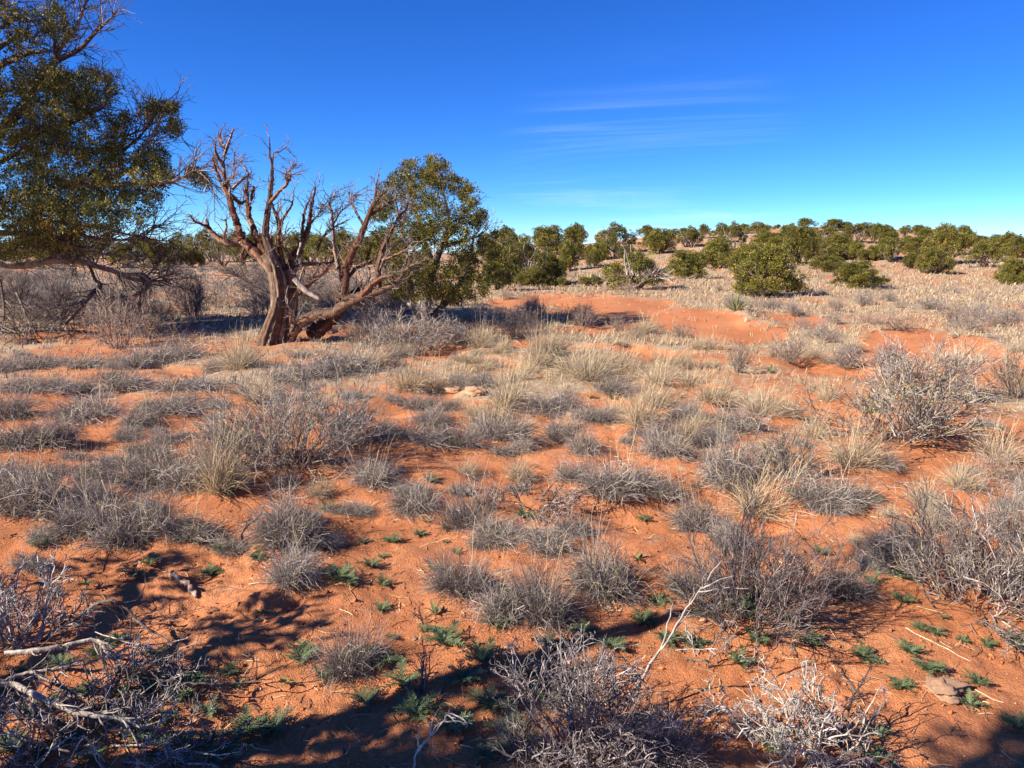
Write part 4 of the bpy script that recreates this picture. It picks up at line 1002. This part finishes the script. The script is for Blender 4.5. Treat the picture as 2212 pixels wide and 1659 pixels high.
# knobbly cactus skeleton
pts = np.array([G(*cL(a, b))[0] for a, b in ((1085,455),(1110,470),(1160,510),(1205,545),(1240,600))])
q = crom(pts, 5); q[:, 2] = height(q[:, 0], q[:, 1]) + 0.022
rr2 = 0.014 * (1 + 0.4 * np.sin(np.arange(len(q)) * 2.1)) * np.linspace(0.9, 0.7, len(q))
cs = empty('cactus_skeleton', tuple(q[0]))
solid_limb('stem', q - q[0], rr2, rk, M_DEAD, cs, [(0.42, 0.29, 0.21), (0.30, 0.20, 0.14)], 9, 0.45)
tag(cs, 'knobbly pale dried cactus stem lying on sand above the brush pile', 'cactus')
mark('the dried cactus stem', 400, 1270)

def brush(name, vx, vy, wpx, hpx, seed, label, lm, cols, wts, **kw):
    x, y, t = groundpt(vx, vy); s = mpp(t); z = seat(x, y)
    e = empty(name, (x, y, z))
    rng = np.random.default_rng(seed)
    st = shrub_strands(rng, wpx * s, hpx * s, **kw)
    main = st[0][0]
    for k in range(len(main)):                                         # every main stem is a branch of its own
        mb = MB(); mb.tube(main[k:k + 1], taper(1, 6, st[0][1] * rng.uniform(0.7, 1.3), st[0][1] * 0.4), 5, tint(rng, 1, cols, wts), rng, 0.15)
        mb.obj('branch', M_DEAD, e)
    mb = MB()
    for P, r in st[1:]:
        mb.tube(P, taper(len(P), P.shape[1], r, r * 0.5), 3, tint(rng, len(P), cols, wts, 0.15), rng)
    mb.obj('twigs', M_DEAD, e)
    tag(e, label, 'shrub', 'bare twiggy bushes near the camera')
    if lm: mark(lm, vx, vy)
    return e
GT = [(0.28, 0.255, 0.235), (0.42, 0.37, 0.34), (0.20, 0.165, 0.15), (0.12, 0.095, 0.09)]
brush('shrub', 635, 1012, 430, 190, 511, 'large tangled grey shrub left of centre, widest on the red sand', 'the largest grey shrub', GREY, (5, 3, 2, 1.5, 1.5), n0=95, n1=7, n2=6, wig=0.22, r0=0.0040, tilt=(0.1, 1.4), spread=0.2)
brush('shrub', 1625, 1350, 350, 235, 512, 'dark twiggy shrub shading green weeds at lower right', 'the dark shrub at lower right', [(0.19, 0.15, 0.135), (0.28, 0.23, 0.205), (0.10, 0.08, 0.07)], (4, 2.5, 3), n0=90, n1=6, n2=5, wig=0.15, r0=0.0030, tilt=(0.05, 1.1), spread=0.24)
brush('shrub', 2125, 1300, 380, 235, 513, 'big grey thicket of twigs cut by the right edge', 'the thicket at the right edge', GREY, (5, 3, 2, 1, 2), n0=80, n1=7, n2=5, wig=0.2, r0=0.0036, tilt=(0.1, 1.4), spread=0.24)
brush('thorn_bush', 1710, 1625, 330, 215, 501, 'pale grey thorny bush with zigzag twigs at bottom right', 'the pale thorny bush', WH + GT[:2], (3, 3, 2, 1), n0=26, n1=6, n2=4, n3=3, zig=0.5, wig=0.3, r0=0.0042, spread=0.18)
brush('thorn_bush', 1250, 1640, 330, 290, 502, 'dark upright twiggy bush at the bottom edge of centre', 'the dark bush at bottom centre', GT, (1, 0.6, 3, 3), n0=46, n1=6, n2=4, n3=2, zig=0.35, wig=0.2, r0=0.0042, tilt=(0.05, 0.95), spread=0.22)
brush('thorn_bush', 35, 1390, 240, 190, 503, 'grey bare bush with stiff twigs at the lower left edge', 'the stiff grey bush at left', GT + WH[:1], (3, 3, 1, 1, 1), n0=34, n1=6, n2=4, n3=2, zig=0.3, wig=0.18, r0=0.0050, tilt=(0.1, 1.0), spread=0.2)
brush('thorn_bush', 200, 1590, 520, 150, 504, 'tangle of bare twigs filling the brush pile at lower left', 'the twig tangle', GT + DK[:1], (3, 2, 2, 1, 1), n0=48, n1=5, n2=4, n3=2, zig=0.4, wig=0.3, r0=0.0045, tilt=(0.7, 1.5), spread=0.35)
brush('thorn_bush', 1146, 1092, 260, 95, 505, 'low heap of tangled dead branches beside the burrow', 'the heap of dead branches', [(0.26, 0.21, 0.18), (0.36, 0.30, 0.26), (0.14, 0.11, 0.10)], (3, 2, 3), n0=30, n1=5, n2=4, zig=0.3, wig=0.25, r0=0.0055, tilt=(0.9, 1.5), spread=0.3)
brush('thorn_bush', 1820, 1618, 130, 200, 506, 'sparse dark stem with few twigs casting a branching shadow', 'the sparse dark stem', DK + GT[2:3], (2, 2, 1, 1), n0=3, n1=6, n2=3, zig=0.5, wig=0.2, r0=0.0050, tilt=(0.02, 0.35), spread=0.06)
brush('thorn_bush', 910, 1500, 70, 125, 507, 'small upright dark twig plant among weeds at bottom centre', 'the small dark twig plant', DK + GT[2:3], (2, 2, 1, 1), n0=8, n1=4, n2=2, zig=0.3, wig=0.12, r0=0.0032, tilt=(0.05, 0.5), spread=0.1)
brush('thorn_bush', 1185, 1480, 230, 170, 508, 'thin bare twigs standing in front of the dark tufts', 'the thin bare twigs', GT, (2, 3, 2, 1), n0=12, n1=5, n2=3, zig=0.6, wig=0.28, r0=0.0030, tilt=(0.1, 1.0), spread=0.25)
brush('thorn_bush', 925, 1345, 90, 80, 509, 'tiny sparse dark seedling below the dark rounded grass tuft', None, DK, (1, 1, 1), n0=4, n1=4, n2=2, zig=0.5, wig=0.2, r0=0.0028, tilt=(0.05, 0.7), spread=0.2)
brush('thorn_bush', 1560, 1440, 190, 130, 510, 'wiry bare stems between the dark shrub and the leaning stick', None, GT + DK[:1], (2, 2, 2, 1, 1), n0=10, n1=5, n2=3, zig=0.6, wig=0.28, r0=0.0030, tilt=(0.2, 1.2), spread=0.25)

def rock_mesh(seed, rough=0.25, sub=2):
    import bmesh
    rng = np.random.default_rng(seed); bm = bmesh.new()
    bmesh.ops.create_icosphere(bm, subdivisions=sub, radius=1)
    me = bpy.data.meshes.new('stone'); bm.to_mesh(me); bm.free()
    co = np.zeros(len(me.vertices) * 3); me.vertices.foreach_get('co', co); co = co.reshape(-1, 3)
    for k in range(7):
        nrm_ = nrm(rng.normal(size=3)); d = co @ nrm_; lim = rng.uniform(0.45, 0.85)
        co = co - np.maximum(d - lim, 0)[:, None] * nrm_ * 0.9
    co *= 1 + (rough * 0.06 if sub > 2 else rough * 0.3) * rng.normal(size=(len(co), 1))
    if sub > 2:                                                       # crumbly lump: low swells, then coarse grain
        for fq, am in ((2.1, 0.22), (4.3, 0.13), (8.7, 0.09), (17.0, 0.05)):
            co = co * (1 + am * np.sin(co @ rng.normal(size=3) * fq + 1) * np.cos(co @ rng.normal(size=3) * fq + 2) + 0.5 * am * np.sin(co @ rng.normal(size=3) * fq * 1.6))[:, None]
    F_ = np.array([list(p.vertices) for p in me.polygons]); bpy.data.meshes.remove(me)
    mb = MB(); mb.add(co, F_, (0.42, 0.23, 0.14)); return mb, co, F_
ROCKS = []
for k, c_ in enumerate([(0.46, 0.24, 0.14), (0.50, 0.33, 0.23), (0.30, 0.15, 0.10), (0.50, 0.30, 0.18)]):
    mb, co, F_ = rock_mesh(600 + k, 0.2 if k < 3 else 0.5, 2 if k < 3 else 4)
    m2 = MB(); m2.add(co, F_, np.clip(np.array(c_) * (1 + 0.08 * rk.normal(size=(len(co), 1))), 0.02, 1)); ROCKS.append(m2.mesh('stone', M_STONE))
for vx, vy, w, k, lab in [(2032,1492,95,3,'crumbly pale sandstone clod among weeds at lower right'),(660,1314,16,0,'small reddish stone beside a little hole in bare sand'),(604,1337,12,2,'round brown pebble left of the small reddish stone'),(551,1286,11,1,'pale pebble on bare sand below the curved black stick'),
    (417,1175,9,3,'white pebble at the edge of the flattened grass heap'),(738,1627,20,2,'round dark red stone in shade at the bottom edge'),(896,1382,14,1,'whitish stone beside the small dark twig plant'),(405,1372,10,3,'pale pebble at the tip of the thin brown stick'),
    (667,1553,11,0,'brick red pebble at the edge of the shade'),(986,848,46,3,'left of two pale rock lumps among straw tufts'),(1026,852,62,3,'right and larger of two pale rock lumps among straw tufts'),(460,1156,22,3,'crumbled pink stone by the left burrow'),(148,1176,22,2,'dark red broken clod left of the flattened grass heap'),
    (1175,1134,20,0,'reddish stone below the heap of dead branches'),(1788,1160,10,1,'pale pebble on sand below the grey mound of grass'),(1765,1112,9,1,'small pale pebble near the yellow flecked shrub'),(872,1272,10,0,'tiny reddish pebble right of the low weeds'),(755,1128,9,3,'white pebble right of the big round tuft'),(1875,1300,10,1,'pale pebble right of the dark tuft at right')]:
    x, y, t = groundpt(vx, vy); s = w * mpp(t) / 2; z = seat(x, y)
    o = link('stone', ROCKS[k]); o.location = (x, y, z + s * (0.25 if w < 40 else 0.08)); o.scale = (s, s * 0.8, s * (0.6 if w < 40 else 0.42)); o.rotation_euler = (0, 0, rg.uniform(0, 6.28))
    tag(o, lab, 'stone', 'stones on the sand')
mark('the two pale rock lumps', 1010, 850)
# yucca
x, y, t = groundpt(1590, 690); s = mpp(t); yu = empty('yucca', (x, y, seat(x, y)))
n = 46; az = rk.uniform(0, 6.28, n); ti = rk.uniform(0.05, 1.35, n)
d = np.stack([np.sin(ti) * np.cos(az), np.sin(ti) * np.sin(az), np.cos(ti)], 1)
P = grow(rk, np.zeros((n, 3)), d, rk.uniform(26, 46, n) * s, 4, 0.03, -0.03)
for k in range(n):
    mb = MB(); mb.ribbon(P[k:k + 1], np.array([[1.3, 1.5, 1.0, 0.2]]) * s * 0.9, tint(rk, 1, [(0.22, 0.24, 0.09), (0.42, 0.38, 0.20)], (2, 1)), rk); mb.obj('leaf', M_LEAF, yu)
tag(yu, 'small spiky yellow green yucca at the edge of the red wash', 'yucca')
mark('the yucca', 1590, 690)

# ------------------------------------------------------------------ what nobody could count: far grass, straw litter, grit
rf = np.random.default_rng(9)
N = 46000
a = np.radians(rf.uniform(-38, 38, N)); r = np.exp(rf.uniform(math.log(8.5), math.log(95), N))
x, y = r * np.sin(a), r * np.cos(a)
px, py, f = proj(x, y, hbase(x, y))
cvv = cover(x, y)
keep = rf.uniform(0, 1, N) < np.clip(cvv * 1.15, 0, 1) * np.where(py > 745, 0.4, 1.0)
x, y, r, px, py = x[keep], y[keep], r[keep], px[keep], py[keep]
z = height(x, y); n = len(x)
sz = rf.uniform(0.05, 0.15, n) * np.where(r > 30, 1.4, np.where(py > 745, 0.8, 1.0))
nb = 5; id_ = np.repeat(np.arange(n), nb); m = n * nb
b = np.stack([x, y, z], 1)[id_] + np.concatenate([rf.normal(size=(m, 2)) * 0.25 * sz[id_][:, None], np.full((m, 1), -0.01)], 1)
azm = rf.uniform(0, 6.28, m); tl = np.abs(rf.normal(size=m)) * 0.6
d = np.stack([np.sin(tl) * np.cos(azm) + 0.15, np.sin(tl) * np.sin(azm), np.cos(tl)], 1)
P = grow(rf, b, d, sz[id_] * rf.uniform(0.6, 1.2, m), 3, 0.2, -0.25)
greyish = (px[id_] < 950) * 0.8 + 0.12
cs_ = tint(rf, m, STRAW, (3, 3, 1, 1.5), 0.2); cg_ = tint(rf, m, GREY, (4, 2, 3, 2, 1), 0.15)
col = np.where((rf.uniform(0, 1, m) < greyish)[:, None], cg_, cs_)
wb = np.maximum(0.0022, r * 0.00030)[id_]
mb = MB(); mb.ribbon(P, np.stack([wb, wb, wb * 0.4], 1), col, rf)
tag(mb.obj('dry_grass', M_GRASS), 'short dry straw grass covering the plain and slope', 'grass', kind='stuff')
# litter
n = 3600
r = 1.9 * (9 / 1.9) ** rf.uniform(0, 1, n); a = np.radians(rf.uniform(-40, 40, n)); x, y = r * np.sin(a), r * np.cos(a)
b = np.stack([x, y, height(x, y) + 0.004], 1); az = rf.uniform(0, 6.28, n)
d = np.stack([np.cos(az), np.sin(az), rf.uniform(-0.02, 0.1, n)], 1)
P = grow(rf, b, d, rf.uniform(0.02, 0.11, n), 4, 0.22, -0.02)
P[..., 2] = np.maximum(P[..., 2], height(P[..., 0], P[..., 1]) + 0.002)
mb = MB(); wl = rf.uniform(0.0007, 0.0016, n) * np.sqrt(r / 2); mb.ribbon(P, np.repeat(wl[:, None], 4, 1), tint(rf, n, STRAW + DK, (3, 2, 2, 2, 1, 1, 1)), rf)
tag(mb.obj('straw_litter', M_GRASS), 'scattered bits of straw and twig lying on the sand', 'litter', kind='stuff')
# grit and crumbs of soil
n = 5200
r = 1.8 * (8 / 1.8) ** rf.uniform(0, 1, n); a = np.radians(rf.uniform(-40, 40, n)); x, y = r * np.sin(a), r * np.cos(a)
clump = fbm(x * 2.2, y * 2.2, 77, 2)
sz = np.exp(rf.normal(size=n) * 0.55) * 0.0036 * (1 + 1.5 * np.maximum(clump, 0))
c0 = np.stack([x, y, height(x, y) + sz * 0.3], 1)
octv = np.array([(1, 0, 0), (-1, 0, 0), (0, 1, 0), (0, -1, 0), (0, 0, 0.8), (0, 0, -0.8)])
octf = np.array([(0, 2, 4), (2, 1, 4), (1, 3, 4), (3, 0, 4), (2, 0, 5), (1, 2, 5), (3, 1, 5), (0, 3, 5)])
V = c0[:, None] + octv[None] * sz[:, None, None] * rf.uniform(0.6, 1.3, (n, 6, 3)) + rf.normal(size=(n, 6, 3)) * sz[:, None, None] * 0.25
Fo = octf[None] + (np.arange(n) * 6)[:, None, None]
mb = MB(); mb.add(V, Fo.reshape(-1, 3), np.repeat(tint(rf, n, [(0.44, 0.155, 0.065), (0.34, 0.115, 0.05), (0.50, 0.30, 0.19)], (5, 3, 1)), 6, 0))
tag(mb.obj('grit', M_STONE), 'crumbs of red soil and grit on the bare sand', 'grit', kind='stuff')

# ------------------------------------------------------------------ labels that tell look-alikes apart by the landmark they are nearest to
ORD = ['nearest', 'second nearest', 'third nearest', 'fourth nearest', 'fifth nearest', 'sixth nearest', 'seventh nearest', 'eighth nearest', 'ninth nearest', 'tenth nearest', 'eleventh nearest', 'twelfth nearest'] + ['%dth nearest' % k for k in range(13, 60)]
SIDE = ('right of', 'behind', 'left of', 'in front of')
cells = {}
for o, px, py, ph in PLACED:
    best = min(LANDMARKS, key=lambda l: (l[1] - px) ** 2 + 2.5 * (l[2] - py) ** 2)
    dx, dy = px - best[1], best[2] - py
    a_ = math.degrees(math.atan2(dy * 1.6, dx))
    side = SIDE[int(((a_ + 45) % 360) // 90)]
    cells.setdefault((best[0], side, ph), []).append((dx * dx + dy * dy, o))
for (lm, side, ph), lst in cells.items():
    lst.sort(key=lambda q_: q_[0])
    for k, (_, o) in enumerate(lst):
        o['label'] = '%s, %s %s %s' % (ph, ORD[k], side, lm) if len(lst) > 1 else '%s, the only one %s %s' % (ph, side, lm)
